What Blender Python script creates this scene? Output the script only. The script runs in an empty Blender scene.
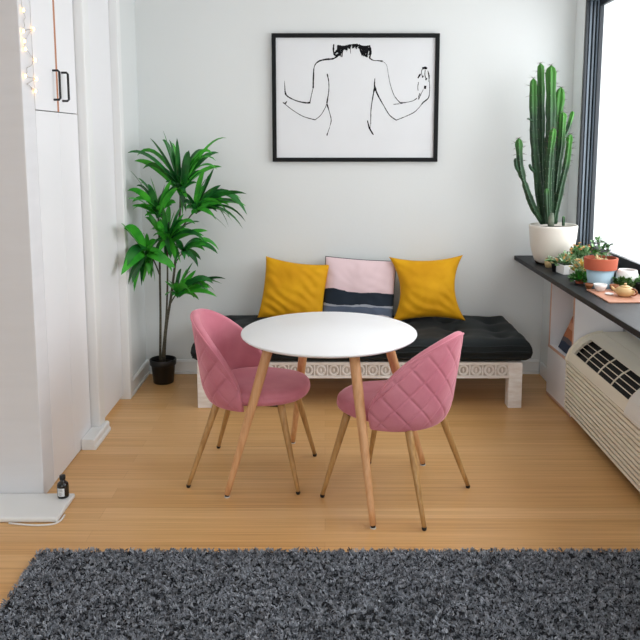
import bpy, math, random
import numpy as np
from mathutils import Vector, Matrix, noise
random.seed(7)
PI = math.pi
sc = bpy.context.scene
COL = sc.collection

# ------------------------------------------------------------------ camera
F, PX, HZ, CH = 765.0, 325.0, 140.0, 1.60      # focal length in pixels, principal column, horizon row, eye height
TILT = math.atan(0.14)
PY = HZ + F * math.tan(TILT)
cam_d = bpy.data.cameras.new('camera')
cam = bpy.data.objects.new('camera', cam_d)
COL.objects.link(cam)
cam.location = (0, 0, CH)
cam.rotation_euler = (PI / 2 - TILT, 0, 0)
cam_d.sensor_width = 36
cam_d.lens = F / 640 * 36
cam_d.shift_x = -(PX - 320) / 640
cam_d.shift_y = (PY - 320) / 640
cam_d.clip_start = 0.05
sc.camera = cam


def W(px, py, Y):
    """the point at depth Y that a reading of the photograph stands for"""
    a = (px - PX) / F
    b = (PY - py) / F
    ct, st = math.cos(TILT), math.sin(TILT)
    y, z = ct + b * st, -st + b * ct
    s = Y / y
    return Vector((a * s, Y, CH + z * s))


# ------------------------------------------------------------------ materials
def srgb(r, g, b):
    f = lambda c: (c / 255 / 12.92) if c / 255 <= 0.04045 else ((c / 255 + 0.055) / 1.055) ** 2.4
    return (f(r), f(g), f(b), 1)


def mat(name, col, rough=0.5, metal=0.0, spec=0.5, sheen=0.0, noise_amt=0.0, noise_scale=8.0,
        bump=0.0, bump_scale=40.0, stretch=None, col2=None, coat=0.0, subsurf=0.0, emit=None):
    m = bpy.data.materials.new(name)
    m.use_nodes = True
    nt = m.node_tree
    b = nt.nodes['Principled BSDF']
    b.inputs['Base Color'].default_value = col
    b.inputs['Roughness'].default_value = rough
    b.inputs['Metallic'].default_value = metal
    b.inputs['Specular IOR Level'].default_value = spec
    if sheen:
        b.inputs['Sheen Weight'].default_value = sheen
        b.inputs['Sheen Roughness'].default_value = 0.35
        b.inputs['Sheen Tint'].default_value = tuple(min(1, c * 1.2 + 0.25) for c in col[:3]) + (1,)
    if coat:
        b.inputs['Coat Weight'].default_value = coat
    if emit:
        b.inputs['Emission Color'].default_value = emit[0]
        b.inputs['Emission Strength'].default_value = emit[1]
    tc = None
    if noise_amt or bump or col2:
        tc = nt.nodes.new('ShaderNodeTexCoord')
        mp = nt.nodes.new('ShaderNodeMapping')
        if stretch:
            mp.inputs['Scale'].default_value = stretch
        nt.links.new(tc.outputs['Object'], mp.inputs['Vector'])
    if noise_amt or col2:
        n = nt.nodes.new('ShaderNodeTexNoise')
        n.inputs['Scale'].default_value = noise_scale
        n.inputs['Detail'].default_value = 5
        nt.links.new(mp.outputs['Vector'], n.inputs['Vector'])
        r = nt.nodes.new('ShaderNodeValToRGB')
        c2 = col2 if col2 else tuple(c * (1 - noise_amt) for c in col[:3]) + (1,)
        r.color_ramp.elements[0].position = 0.32
        r.color_ramp.elements[1].position = 0.68
        r.color_ramp.elements[0].color = c2
        r.color_ramp.elements[1].color = col
        nt.links.new(n.outputs['Fac'], r.inputs['Fac'])
        nt.links.new(r.outputs['Color'], b.inputs['Base Color'])
    if bump:
        n2 = nt.nodes.new('ShaderNodeTexNoise')
        n2.inputs['Scale'].default_value = bump_scale
        n2.inputs['Detail'].default_value = 4
        nt.links.new(mp.outputs['Vector'], n2.inputs['Vector'])
        bp = nt.nodes.new('ShaderNodeBump')
        bp.inputs['Strength'].default_value = bump
        bp.inputs['Distance'].default_value = 0.01
        nt.links.new(n2.outputs['Fac'], bp.inputs['Height'])
        nt.links.new(bp.outputs['Normal'], b.inputs['Normal'])
    return m


M = {}
M['wall'] = mat('wall_paint', srgb(225, 229, 229), 0.7, spec=0.25, bump=0.04, bump_scale=60)
M['ceiling'] = mat('ceiling_paint', srgb(247, 247, 246), 0.8, spec=0.2, noise_amt=0.02)
M['trim'] = mat('trim_paint', srgb(238, 240, 240), 0.4, spec=0.4, noise_amt=0.02, noise_scale=3)
M['plaster'] = mat('side_wall_paint', srgb(226, 227, 230), 0.7, spec=0.2, noise_amt=0.03, noise_scale=2.5, stretch=(1, 1, 9))
M['laminate'] = mat('white_laminate', srgb(240, 241, 244), 0.35, spec=0.4, noise_amt=0.015, noise_scale=2)
M['ply_edge'] = mat('plywood_edge', srgb(190, 128, 92), 0.55, noise_amt=0.15, noise_scale=30, stretch=(6, 6, 1))
M['ply_pale'] = mat('pale_plywood_edge', srgb(214, 172, 150), 0.55, noise_amt=0.12, noise_scale=30)
M['black_metal'] = mat('black_metal', srgb(22, 23, 26), 0.4, noise_amt=0.1)
M['black_frame'] = mat('black_wood_frame', srgb(18, 21, 23), 0.6, spec=0.2, noise_amt=0.15, noise_scale=20)
M['paper'] = mat('drawing_paper', srgb(228, 231, 234), 0.6, spec=0.3, noise_amt=0.02, noise_scale=5)
M['ink'] = mat('ink', srgb(28, 29, 32), 0.8, spec=0.1, noise_amt=0.5, noise_scale=70)
M['table_white'] = mat('white_lacquer', srgb(246, 247, 249), 0.32, spec=0.5, noise_amt=0.01)
M['oak'] = mat('light_oak', srgb(226, 176, 128), 0.45, col2=srgb(206, 152, 103), noise_scale=9, stretch=(9, 9, 0.8))
M['brown_leg'] = mat('wood_look_leg', srgb(196, 154, 98), 0.4, col2=srgb(166, 124, 72), noise_scale=9, stretch=(10, 10, 0.8))
M['glide'] = mat('felt_glide', srgb(225, 222, 215), 0.6, noise_amt=0.1)
M['pink'] = mat('pink_velvet', srgb(214, 140, 154), 0.75, spec=0.2, sheen=0.9, col2=srgb(198, 119, 135), noise_scale=7,
                bump=0.08, bump_scale=180)
M['yellow'] = mat('mustard_velvet', srgb(226, 168, 22), 0.7, spec=0.2, sheen=0.3, col2=srgb(208, 148, 14), noise_scale=6,
                  bump=0.1, bump_scale=160)
M['black_fab'] = mat('black_cotton', srgb(26, 34, 36), 0.7, spec=0.3, sheen=0.2, col2=srgb(18, 23, 25), noise_scale=5,
                     bump=0.12, bump_scale=120)
M['whitewash'] = mat('whitewashed_wood', srgb(248, 246, 243), 0.65, col2=srgb(230, 223, 216), noise_scale=14, stretch=(1, 4, 4),
                     bump=0.15, bump_scale=40)
M['bare_wood'] = mat('worn_bare_wood', srgb(218, 211, 203), 0.75, col2=srgb(188, 178, 168), noise_scale=30)  # darker tone for the sunk field of the carved rail
M['slab'] = mat('black_stained_wood', srgb(36, 39, 42), 0.5, spec=0.25, col2=srgb(25, 27, 30), noise_scale=7, stretch=(14, 1, 14), bump=0.03)
M['ac'] = mat('cream_plastic', srgb(232, 226, 208), 0.5, spec=0.4, noise_amt=0.02)
M['ac_light'] = mat('pale_plastic', srgb(228, 226, 218), 0.45, spec=0.4, noise_amt=0.02)
M['dark_void'] = mat('dark_interior', srgb(10, 11, 12), 0.7, noise_amt=0.2)
M['win_dark'] = mat('dark_window_metal', srgb(34, 41, 48), 0.4, metal=0.2, noise_amt=0.1, noise_scale=3)
M['win_mid'] = mat('grey_window_metal', srgb(104, 116, 127), 0.4, metal=0.2, noise_amt=0.08, noise_scale=3)
M['pot_black'] = mat('black_plastic_pot', srgb(20, 21, 24), 0.4, noise_amt=0.15)
M['soil'] = mat('soil', srgb(52, 42, 34), 0.95, spec=0.1, noise_amt=0.6, noise_scale=60, bump=0.6, bump_scale=80)
M['stem'] = mat('plant_stem', srgb(96, 92, 74), 0.7, col2=srgb(58, 56, 46), noise_scale=30, stretch=(1, 1, 5))
M['leaf'] = mat('glossy_leaf', srgb(36, 122, 42), 0.36, spec=0.5, col2=srgb(16, 76, 32), noise_scale=14)
M['leaf_young'] = mat('young_leaf', srgb(74, 178, 50), 0.36, spec=0.5, col2=srgb(38, 138, 38), noise_scale=12)
M['cactus'] = mat('cactus_skin', srgb(46, 84, 50), 0.55, col2=srgb(28, 56, 38), noise_scale=18)
M['cactus_old'] = mat('old_cactus_skin', srgb(120, 124, 108), 0.7, col2=srgb(70, 84, 68), noise_scale=25)
M['spine'] = mat('cactus_spine', srgb(84, 74, 62), 0.7, noise_amt=0.2)
M['planter'] = mat('off_white_ceramic', srgb(228, 222, 212), 0.5, noise_amt=0.04, noise_scale=5, bump=0.05, bump_scale=50)
M['white_cer'] = mat('white_ceramic', srgb(236, 236, 234), 0.35, noise_amt=0.03)
M['terracotta'] = mat('terracotta', srgb(186, 98, 74), 0.75, spec=0.2, noise_amt=0.12, noise_scale=12)
M['blue_glaze'] = mat('pale_blue_paint', srgb(166, 196, 212), 0.6, noise_amt=0.06)
M['succ'] = mat('succulent_green', srgb(150, 186, 134), 0.5, col2=srgb(92, 140, 88), noise_scale=40)
M['succ_pale'] = mat('pale_succulent', srgb(196, 214, 184), 0.5, col2=srgb(140, 174, 140), noise_scale=40)
M['succ_dark'] = mat('dark_succulent', srgb(88, 140, 62), 0.5, col2=srgb(44, 90, 40), noise_scale=40)
M['succ_purple'] = mat('purple_succulent', srgb(132, 112, 132), 0.5, col2=srgb(84, 92, 92), noise_scale=30)
M['flower'] = mat('orange_petal', srgb(238, 190, 124), 0.6, col2=srgb(226, 158, 100), noise_scale=30)
M['flower_y'] = mat('yellow_petal', srgb(234, 206, 112), 0.6, noise_amt=0.15, noise_scale=30)
M['flower_p'] = mat('pink_petal', srgb(226, 196, 204), 0.6, noise_amt=0.15, noise_scale=30)
M['copper'] = mat('copper_board', srgb(198, 144, 118), 0.55, col2=srgb(180, 124, 98), noise_scale=6, stretch=(1, 6, 1))
M['teapot'] = mat('tan_clay', srgb(214, 180, 128), 0.4, col2=srgb(196, 158, 104), noise_scale=8)
M['teapot_dark'] = mat('brown_clay', srgb(150, 92, 52), 0.45, noise_amt=0.15)
M['bottle'] = mat('black_glass', srgb(14, 17, 18), 0.12, spec=0.6, noise_amt=0.1)
M['label'] = mat('label_paper', srgb(226, 230, 232), 0.6, noise_amt=0.02)
M['tan_pot'] = mat('tan_glaze', srgb(206, 178, 128), 0.5, noise_amt=0.12, noise_scale=20)
M['cable'] = mat('white_cable', srgb(238, 238, 236), 0.4, noise_amt=0.02)
M['wire'] = mat('clear_wire', srgb(176, 172, 166), 0.4, noise_amt=0.1)
M['bulb'] = mat('warm_bulb', srgb(255, 226, 170), 0.3, emit=(srgb(255, 190, 110), 4.5))
M['grey_fab'] = mat('grey_cushion_fabric', srgb(120, 126, 128), 0.8, spec=0.2, noise_amt=0.1, noise_scale=90)


def floor_material():
    m = bpy.data.materials.new('bamboo_floor')
    m.use_nodes = True
    nt = m.node_tree
    L = nt.links.new
    b = nt.nodes['Principled BSDF']
    tc = nt.nodes.new('ShaderNodeTexCoord')
    br = nt.nodes.new('ShaderNodeTexBrick')
    br.inputs['Scale'].default_value = 1.0
    br.inputs['Brick Width'].default_value = 2.6
    br.inputs['Row Height'].default_value = 0.096
    br.inputs['Mortar Size'].default_value = 0.0007
    br.inputs['Mortar Smooth'].default_value = 0.3
    br.inputs['Bias'].default_value = 0.0
    br.offset = 0.37
    br.inputs['Color1'].default_value = srgb(236, 193, 137)
    br.inputs['Color2'].default_value = srgb(220, 171, 111)
    br.inputs['Mortar'].default_value = srgb(200, 152, 98)
    L(tc.outputs['Object'], br.inputs['Vector'])
    mp = nt.nodes.new('ShaderNodeMapping')
    mp.inputs['Scale'].default_value = (0.55, 48, 1)
    L(tc.outputs['Object'], mp.inputs['Vector'])
    n = nt.nodes.new('ShaderNodeTexNoise')
    n.inputs['Scale'].default_value = 2.2
    n.inputs['Detail'].default_value = 6
    n.inputs['Roughness'].default_value = 0.6
    L(mp.outputs['Vector'], n.inputs['Vector'])
    r = nt.nodes.new('ShaderNodeValToRGB')
    r.color_ramp.elements[0].position = 0.3
    r.color_ramp.elements[1].position = 0.72
    r.color_ramp.elements[0].color = (0.68, 0.58, 0.46, 1)
    r.color_ramp.elements[1].color = (1.06, 1.05, 1.03, 1)
    L(n.outputs['Fac'], r.inputs['Fac'])
    mx = nt.nodes.new('ShaderNodeMix')
    mx.data_type = 'RGBA'
    mx.blend_type = 'MULTIPLY'
    mx.inputs['Factor'].default_value = 0.85
    L(br.outputs['Color'], mx.inputs['A'])
    L(r.outputs['Color'], mx.inputs['B'])
    L(mx.outputs['Result'], b.inputs['Base Color'])
    b.inputs['Roughness'].default_value = 0.33
    b.inputs['Specular IOR Level'].default_value = 0.45
    bp = nt.nodes.new('ShaderNodeBump')
    bp.inputs['Strength'].default_value = 0.06
    bp.inputs['Distance'].default_value = 0.004
    L(n.outputs['Fac'], bp.inputs['Height'])
    L(bp.outputs['Normal'], b.inputs['Normal'])
    return m


M['floor'] = floor_material()


def glass_material():
    m = bpy.data.materials.new('window_glass')
    m.use_nodes = True
    nt = m.node_tree
    nt.nodes.clear()
    o = nt.nodes.new('ShaderNodeOutputMaterial')
    t = nt.nodes.new('ShaderNodeBsdfTransparent')
    g = nt.nodes.new('ShaderNodeBsdfGlossy')
    g.inputs['Roughness'].default_value = 0.02
    mx = nt.nodes.new('ShaderNodeMixShader')
    mx.inputs[0].default_value = 0.05
    nt.links.new(t.outputs[0], mx.inputs[1])
    nt.links.new(g.outputs[0], mx.inputs[2])
    nt.links.new(mx.outputs[0], o.inputs[0])
    return m


M['glass'] = glass_material()


def ramp_material(name, axis, stops, rough=0.7, wob=0.0, wscale=6, sheen=0.0):
    """constant colour bands along an object axis with a torn edge"""
    m = bpy.data.materials.new(name)
    m.use_nodes = True
    nt = m.node_tree
    L = nt.links.new
    b = nt.nodes['Principled BSDF']
    b.inputs['Roughness'].default_value = rough
    b.inputs['Specular IOR Level'].default_value = 0.2
    tc = nt.nodes.new('ShaderNodeTexCoord')
    sp = nt.nodes.new('ShaderNodeSeparateXYZ')
    L(tc.outputs['Object'], sp.inputs[0])
    mp = nt.nodes.new('ShaderNodeMapping')
    mp.inputs['Scale'].default_value = (1, 1, 4)
    L(tc.outputs['Object'], mp.inputs['Vector'])
    n = nt.nodes.new('ShaderNodeTexNoise')
    n.inputs['Scale'].default_value = wscale
    n.inputs['Detail'].default_value = 6
    L(mp.outputs['Vector'], n.inputs['Vector'])
    ma = nt.nodes.new('ShaderNodeMath')
    ma.operation = 'MULTIPLY_ADD'
    ma.inputs[1].default_value = wob
    L(n.outputs['Fac'], ma.inputs[0])
    L(sp.outputs[axis], ma.inputs[2])
    r = nt.nodes.new('ShaderNodeValToRGB')
    r.color_ramp.interpolation = 'CONSTANT'
    els = r.color_ramp.elements
    els[0].position, els[0].color = stops[0]
    els[1].position, els[1].color = stops[1]
    for p, c in stops[2:]:
        e = els.new(p)
        e.color = c
    L(ma.outputs[0], r.inputs['Fac'])
    L(r.outputs['Color'], b.inputs['Base Color'])
    return m


def rug_material():
    m = mat('charcoal_pile', srgb(84, 89, 96), 0.9, spec=0.1)
    nt = m.node_tree
    b = nt.nodes['Principled BSDF']
    a = nt.nodes.new('ShaderNodeAttribute')
    a.attribute_name = 'tone'
    r = nt.nodes.new('ShaderNodeValToRGB')
    r.color_ramp.elements[0].color = srgb(58, 62, 68)
    r.color_ramp.elements[1].color = srgb(186, 192, 202)
    nt.links.new(a.outputs['Fac'], r.inputs['Fac'])
    nt.links.new(r.outputs['Color'], b.inputs['Base Color'])
    return m


M['pile'] = rug_material()
M['rug_back'] = mat('rug_backing', srgb(44, 46, 50), 0.95, spec=0.05, noise_amt=0.3, noise_scale=50)


# ------------------------------------------------------------------ mesh builder
class MB:
    def __init__(s):
        s.v, s.f, s.mi = [], [], []

    def add(s, vs, fs, mi=0):
        o = len(s.v)
        s.v += [tuple(p) for p in vs]
        s.f += [tuple(i + o for i in f) for f in fs]
        s.mi += [mi] * len(fs)
        return s

    def box(s, x0, x1, y0, y1, z0, z1, mi=0):
        vs = [(x, y, z) for z in (z0, z1) for y in (y0, y1) for x in (x0, x1)]
        return s.add(vs, [(0, 2, 3, 1), (4, 5, 7, 6), (0, 1, 5, 4), (2, 6, 7, 3), (0, 4, 6, 2), (1, 3, 7, 5)], mi)

    def tube(s, pts, rad, n=12, cap=True, mi=0, squash=None):
        pts = [Vector(p) for p in pts]
        rr = rad if isinstance(rad, (list, tuple)) else [rad] * len(pts)
        vs, fs = [], []
        t0 = (pts[1] - pts[0]).normalized()
        ref = Vector((0, 0, 1)) if abs(t0.z) < 0.9 else Vector((1, 0, 0))
        u = t0.cross(ref).normalized()
        for i, p in enumerate(pts):
            t = (pts[min(i + 1, len(pts) - 1)] - pts[max(i - 1, 0)]).normalized()
            u = (u - t * u.dot(t)).normalized()
            w = t.cross(u)
            for k in range(n):
                a = 2 * PI * k / n
                vs.append(p + (u * math.cos(a) + w * math.sin(a)) * rr[i])
        for i in range(len(pts) - 1):
            for k in range(n):
                k2 = (k + 1) % n
                fs.append((i * n + k, i * n + k2, (i + 1) * n + k2, (i + 1) * n + k))
        if cap:
            fs.append(tuple(range(n - 1, -1, -1)))
            fs.append(tuple((len(pts) - 1) * n + k for k in range(n)))
        return s.add(vs, fs, mi)

    def lathe(s, prof, c=(0, 0, 0), n=40, mi=0, sx=1, sy=1):
        vs, fs = [], []
        for r, z in prof:
            for k in range(n):
                a = 2 * PI * k / n
                vs.append((c[0] + r * sx * math.cos(a), c[1] + r * sy * math.sin(a), c[2] + z))
        for i in range(len(prof) - 1):
            for k in range(n):
                k2 = (k + 1) % n
                fs.append((i * n + k, i * n + k2, (i + 1) * n + k2, (i + 1) * n + k))
        if prof[0][0] > 1e-5:
            fs.append(tuple(range(n - 1, -1, -1)))
        if prof[-1][0] > 1e-5:
            fs.append(tuple((len(prof) - 1) * n + k for k in range(n)))
        return s.add(vs, fs, mi)

    def grid(s, nu, nv, fn, mi=0, wrap_u=False, flip=False):
        vs = [fn(i, j) for j in range(nv) for i in range(nu)]
        fs = []
        for j in range(nv - 1):
            for i in range(nu if wrap_u else nu - 1):
                i2 = (i + 1) % nu
                q = (j * nu + i, j * nu + i2, (j + 1) * nu + i2, (j + 1) * nu + i)
                fs.append(q[::-1] if flip else q)
        return s.add(vs, fs, mi)

    def prism(s, prof, y0, y1, mi=0):
        """closed (x,z) outline pushed along y"""
        n = len(prof)
        vs = [(x, y0, z) for x, z in prof] + [(x, y1, z) for x, z in prof]
        fs = [(i, (i + 1) % n, n + (i + 1) % n, n + i) for i in range(n)]
        fs += [tuple(range(n - 1, -1, -1)), tuple(range(n, 2 * n))]
        return s.add(vs, fs, mi)

    def build(s, name, mats, parent=None, smooth=False, bevel=0.0, segs=2, subsurf=0, loc=None, rot=None, weld=False):
        me = bpy.data.meshes.new(name)
        me.from_pydata(s.v, [], s.f)
        for m in (mats if isinstance(mats, (list, tuple)) else [mats]):
            me.materials.append(m)
        if any(s.mi):
            me.polygons.foreach_set('material_index', s.mi)
        import bmesh
        bm = bmesh.new()
        bm.from_mesh(me)
        if weld:
            bmesh.ops.remove_doubles(bm, verts=bm.verts, dist=1e-5)
        bmesh.ops.recalc_face_normals(bm, faces=bm.faces)
        bm.to_mesh(me)
        bm.free()
        if smooth:
            me.shade_smooth()
        o = bpy.data.objects.new(name, me)
        COL.objects.link(o)
        if parent is not None:
            o.parent = parent
        if loc is not None:
            o.location = loc
        if rot is not None:
            o.rotation_euler = rot
        if bevel:
            b = o.modifiers.new('bevel', 'BEVEL')
            b.width = bevel
            b.segments = segs
            b.limit_method = 'ANGLE'
            b.angle_limit = math.radians(40)
        if subsurf:
            u = o.modifiers.new('subsurf', 'SUBSURF')
            u.levels = u.render_levels = subsurf
        return o


def tag(o, label=None, cat=None, group=None, kind=None):
    if label:
        o['label'] = label
    if cat:
        o['category'] = cat
    if group:
        o['group'] = group
    if kind:
        o['kind'] = kind
    return o


def thing(name, label, cat, loc=(0, 0, 0), rz=0.0, group=None):
    o = bpy.data.objects.new(name, None)
    o.empty_display_size = 0.1
    COL.objects.link(o)
    o.location = loc
    o.rotation_euler = (0, 0, rz)
    return tag(o, label, cat, group)


def struct(o):
    o['kind'] = 'structure'
    return o


# ================================================================== THE ROOM
BY = 5.13                                  # back wall
XR = 1.73                                  # wall below the window
XL = -1.234                                # rear part of the left wall
CEIL = 2.75
Y0 = -3.2                                  # the room runs on behind the camera and is open there

struct(MB().box(-3.3, 1.95, Y0, BY + 0.2, -0.1, 0).build('floor', M['floor']))
struct(MB().box(-3.3, 1.95, Y0, BY + 0.2, CEIL, CEIL + 0.1).build('ceiling', M['ceiling']))
struct(MB().box(-3.3, 1.95, BY, BY + 0.12, 0, CEIL).build('wall_back', M['wall']))
struct(MB().box(XL - 0.16, XL, 4.62, BY, 0, CEIL).build('wall_left', M['wall']))
struct(MB().box(-3.3, -1.27, 3.27, 3.405, 0, CEIL).build('wall_front', M['plaster'], bevel=0.004))
struct(MB().box(-3.3, -3.18, Y0, 3.27, 0, CEIL).build('wall_side', M['wall']))

# right wall: low wall under the window, corner column, header, and wall nearer than the window
w = MB().box(XR, 1.95, Y0, 4.95, 0, 0.80)
w.box(1.63, 1.95, 4.95, BY, 0, CEIL)
w.box(1.63, 1.95, Y0, 4.95, 2.50, CEIL)
w.box(1.63, 1.95, Y0, 1.0, 0.80, 2.50)
struct(w.build('wall_right', M['wall']))
struct(MB().box(1.49, 1.63, 4.72, BY, 0, 0.794).build('wall_chase', M['wall']))


def baseboard(name, x0, x1, y0, y1, h, axis):
    """board with a cap bead and a shoe; axis 'x' runs along x against the wall at y1, 'y' runs along y against x0"""
    mb = MB()
    if axis == 'x':
        mb.box(x0, x1, y1 - 0.016, y1, 0, h)
        mb.box(x0, x1, y1 - 0.021, y1, h - 0.018, h - 0.008)
        mb.box(x0, x1, y1 - 0.026, y1, 0, 0.018)
    elif axis == 'y':
        mb.box(x0, x0 + 0.016, y0, y1, 0, h)
        mb.box(x0, x0 + 0.021, y0, y1, h - 0.018, h - 0.008)
        mb.box(x0, x0 + 0.026, y0, y1, 0, 0.018)
    else:
        mb.box(x1 - 0.012, x1, y0, y1, 0, h)
    return struct(mb.build(name, M['trim'], bevel=0.003))


baseboard('baseboard_back', XL + 0.027, 1.477, 0, BY, 0.10, 'x')
baseboard('baseboard_left', XL, 0, 4.66, BY - 0.001, 0.10, 'y')
baseboard('baseboard_right', 0, 1.49, 4.72, BY - 0.027, 0.09, 'r')

# casing at the rear end of the left side, post beside the cupboard with its foot block
struct(MB().box(-1.40, -1.208, 4.585, 4.655, 0, CEIL).build('trim_1', M['trim'], bevel=0.006))
t = MB().box(-1.40, -1.222, 3.985, 4.085, 0, CEIL)
struct(t.build('trim_2', M['trim'], bevel=0.008))
t = MB().prism([(-1.268, 0), (-1.192, 0), (-1.192, 0.016), (-1.199, 0.024), (-1.199, 0.048), (-1.206, 0.056), (-1.268, 0.056)], 3.80, 3.983)
t.prism([(-1.2215, 0), (-1.192, 0), (-1.192, 0.016), (-1.199, 0.024), (-1.199, 0.048), (-1.206, 0.056), (-1.2215, 0.056)], 3.983, 4.08)
struct(t.build('trim_3', M['trim'], bevel=0.002))
# flush white door between the two trims
struct(MB().box(-1.30, -1.255, 4.088, 4.582, 0.028, CEIL - 0.05).build('door_1', M['laminate'], bevel=0.004))
# low white ledge running out from the foot of the near wall
t = MB().box(-3.18, -1.128, 3.035, 3.268, 0, 0.022)
struct(t.build('trim_4', M['trim'], bevel=0.008, segs=3))

# ---- window: jamb and sill with sliding tracks, header, panes
wf = MB()
xs = [(1.632, 1.650, 0, 0.0), (1.650, 1.662, 0, 0.02), (1.662, 1.680, 1, 0.008), (1.680, 1.698, 0, 0.028), (1.698, 1.714, 1, 0.012),
      (1.714, 1.732, 0, 0.03), (1.732, 1.752, 1, 0.02)]
xs = [(1.632 + (a - 1.632) * 0.72, 1.632 + (b - 1.632) * 0.72, m_, d) for a, b, m_, d in xs]
for x0, x1, mi, d in xs:                       # far jamb, faces look back into the room
    wf.box(x0, x1, 4.918 + d, 4.948, 0.85, 2.478, mi)
    wf.box(x0, x1, 1.002, 4.948, 0.828, 0.862 - d * 0.6 + (0.03 if x0 > 1.70 else 0), mi)
    wf.box(x0, x1, 1.002, 4.948, 2.452 + d * 0.5, 2.498, mi)
    wf.box(x0, x1, 1.002, 1.032, 0.85, 2.478, mi)
win = struct(wf.build('window_1', [M['win_dark'], M['win_mid']], bevel=0.0015, segs=1))
fr = MB()
for ya, yb in ((1.04, 2.80), (2.74, 4.915)):     # sash rails
    fr.box(1.704, 1.730, ya, yb, 0.868, 0.932)
    fr.box(1.704, 1.730, ya, yb, 2.425, 2.462)
    fr.box(1.704, 1.730, ya, ya + 0.05, 0.932, 2.425)
    fr.box(1.704, 1.730, yb - 0.020, yb, 0.932, 2.425)
fr.build('window_frame', M['win_dark'], win, bevel=0.002, segs=1)
MB().box(1.7155, 1.7185, 1.09, 4.896, 0.932, 2.425).build('window_pane', M['glass'], win)

# ================================================================== TALL CUPBOARD
cup = thing('cupboard', 'tall white built-in cupboard with black bow handles and brown door edges on the left wall', 'cupboard', (-1.27, 3.695, 0))
XB = -1.27


def cbox(mb, x0, x1, y0, y1, z0, z1):
    return mb.box(x0 + 1.27, x1 + 1.27, y0 - 3.695, y1 - 3.695, z0, z1)


cbox(MB(), -1.75, -1.292, 3.407, 3.983, 0.0, CEIL - 0.02).build('body', M['dark_void'], cup)
cbox(MB(), -1.292, -1.2708, 3.6885, 3.7125, 1.733, 2.70).build('edge_strip', M['ply_edge'], cup)
for (ya, yb, za, zb) in ((3.412, 3.688, 1.733, 2.70), (3.713, 3.979, 1.733, 2.70), (3.4075, 3.7005, 0.004, 1.729), (3.703, 3.979, 0.004, 1.729)):
    d = cbox(MB(), -1.291, -1.27, ya, yb, za, zb).build('door', M['laminate'], cup, bevel=0.002)
    if za > 1:
        yh = (3.645 if ya < 3.6 else 3.765) - 3.695
        h = MB()
        pts = [(0.0, yh, 1.787), (0.024, yh, 1.787), (0.031, yh, 1.794), (0.031, yh, 1.914), (0.024, yh, 1.921), (0.0, yh, 1.921)]
        h.tube(pts, 0.0055, 10)
        h.build('handle', M['black_metal'], d, smooth=True)

# ================================================================== STRING LIGHTS
sl = thing('string_lights', 'string of small warm glowing lights hanging at the top of the left wall corner', 'string lights', (-1.262, 3.33, 1.75))
pts_px = [(19, -14), (23, 10), (25, 20), (23, 31), (33, 29), (24, 41), (25, 49), (35, 60), (28, 68), (25, 76), (36, 79), (27, 84), (35, 91), (30, 86)]


def on_side(px, py):
    a = (px - PX) / F
    b = (PY - py) / F
    ct, st = math.cos(TILT), math.sin(TILT)
    s = -1.262 / a
    return Vector((-1.262, (ct + b * st) * s, CH + (-st + b * ct) * s))


wp = [on_side(*p) - Vector((-1.262, 3.33, 1.75)) for p in pts_px]
dense = []
for a, b in zip(wp[:-1], wp[1:]):
    for k in range(4):
        dense.append(a.lerp(b, k / 4) + Vector((0.003 * math.sin(len(dense) * 1.3), 0.006 * math.sin(len(dense) * 2.1), 0)))
MB().tube(dense, 0.0012, 6).build('wire', M['wire'], sl, smooth=True)
for p in [wp[i] for i in (1, 3, 4, 5, 6, 7, 9, 10, 12)]:
    bm_ = MB().lathe([(0.0005, -0.0085), (0.003, -0.007), (0.0046, -0.0025), (0.0042, 0.003), (0.0024, 0.007), (0.0005, 0.008)], (p.x + 0.002, p.y, p.z), n=12)
    bm_.build('bulb', M['bulb'], sl, smooth=True)

# ================================================================== PICTURE
pic = thing('framed_picture', 'large black-framed ink line drawing of a bare back with raised arms on the wall', 'picture', (0.199, BY, 1.871))
HW, HH, FWD = 0.546, 0.414, 0.027
fm = MB()
for x0, x1, z0, z1 in ((-HW, HW, HH - FWD, HH), (-HW, HW, -HH, -HH + FWD), (-HW, -HW + FWD, -HH + FWD, HH - FWD), (HW - FWD, HW, -HH + FWD, HH - FWD)):
    fm.box(x0, x1, -0.034, -0.002, z0, z1)
fm.build('frame', M['black_frame'], pic, bevel=0.002)
MB().box(-HW + FWD - 0.004, HW - FWD + 0.004, -0.018, -0.006, -HH + FWD - 0.004, HH - FWD + 0.004).build('paper', M['paper'], pic)

art = MB()
AK = 0
rng = random.Random(3)


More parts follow.
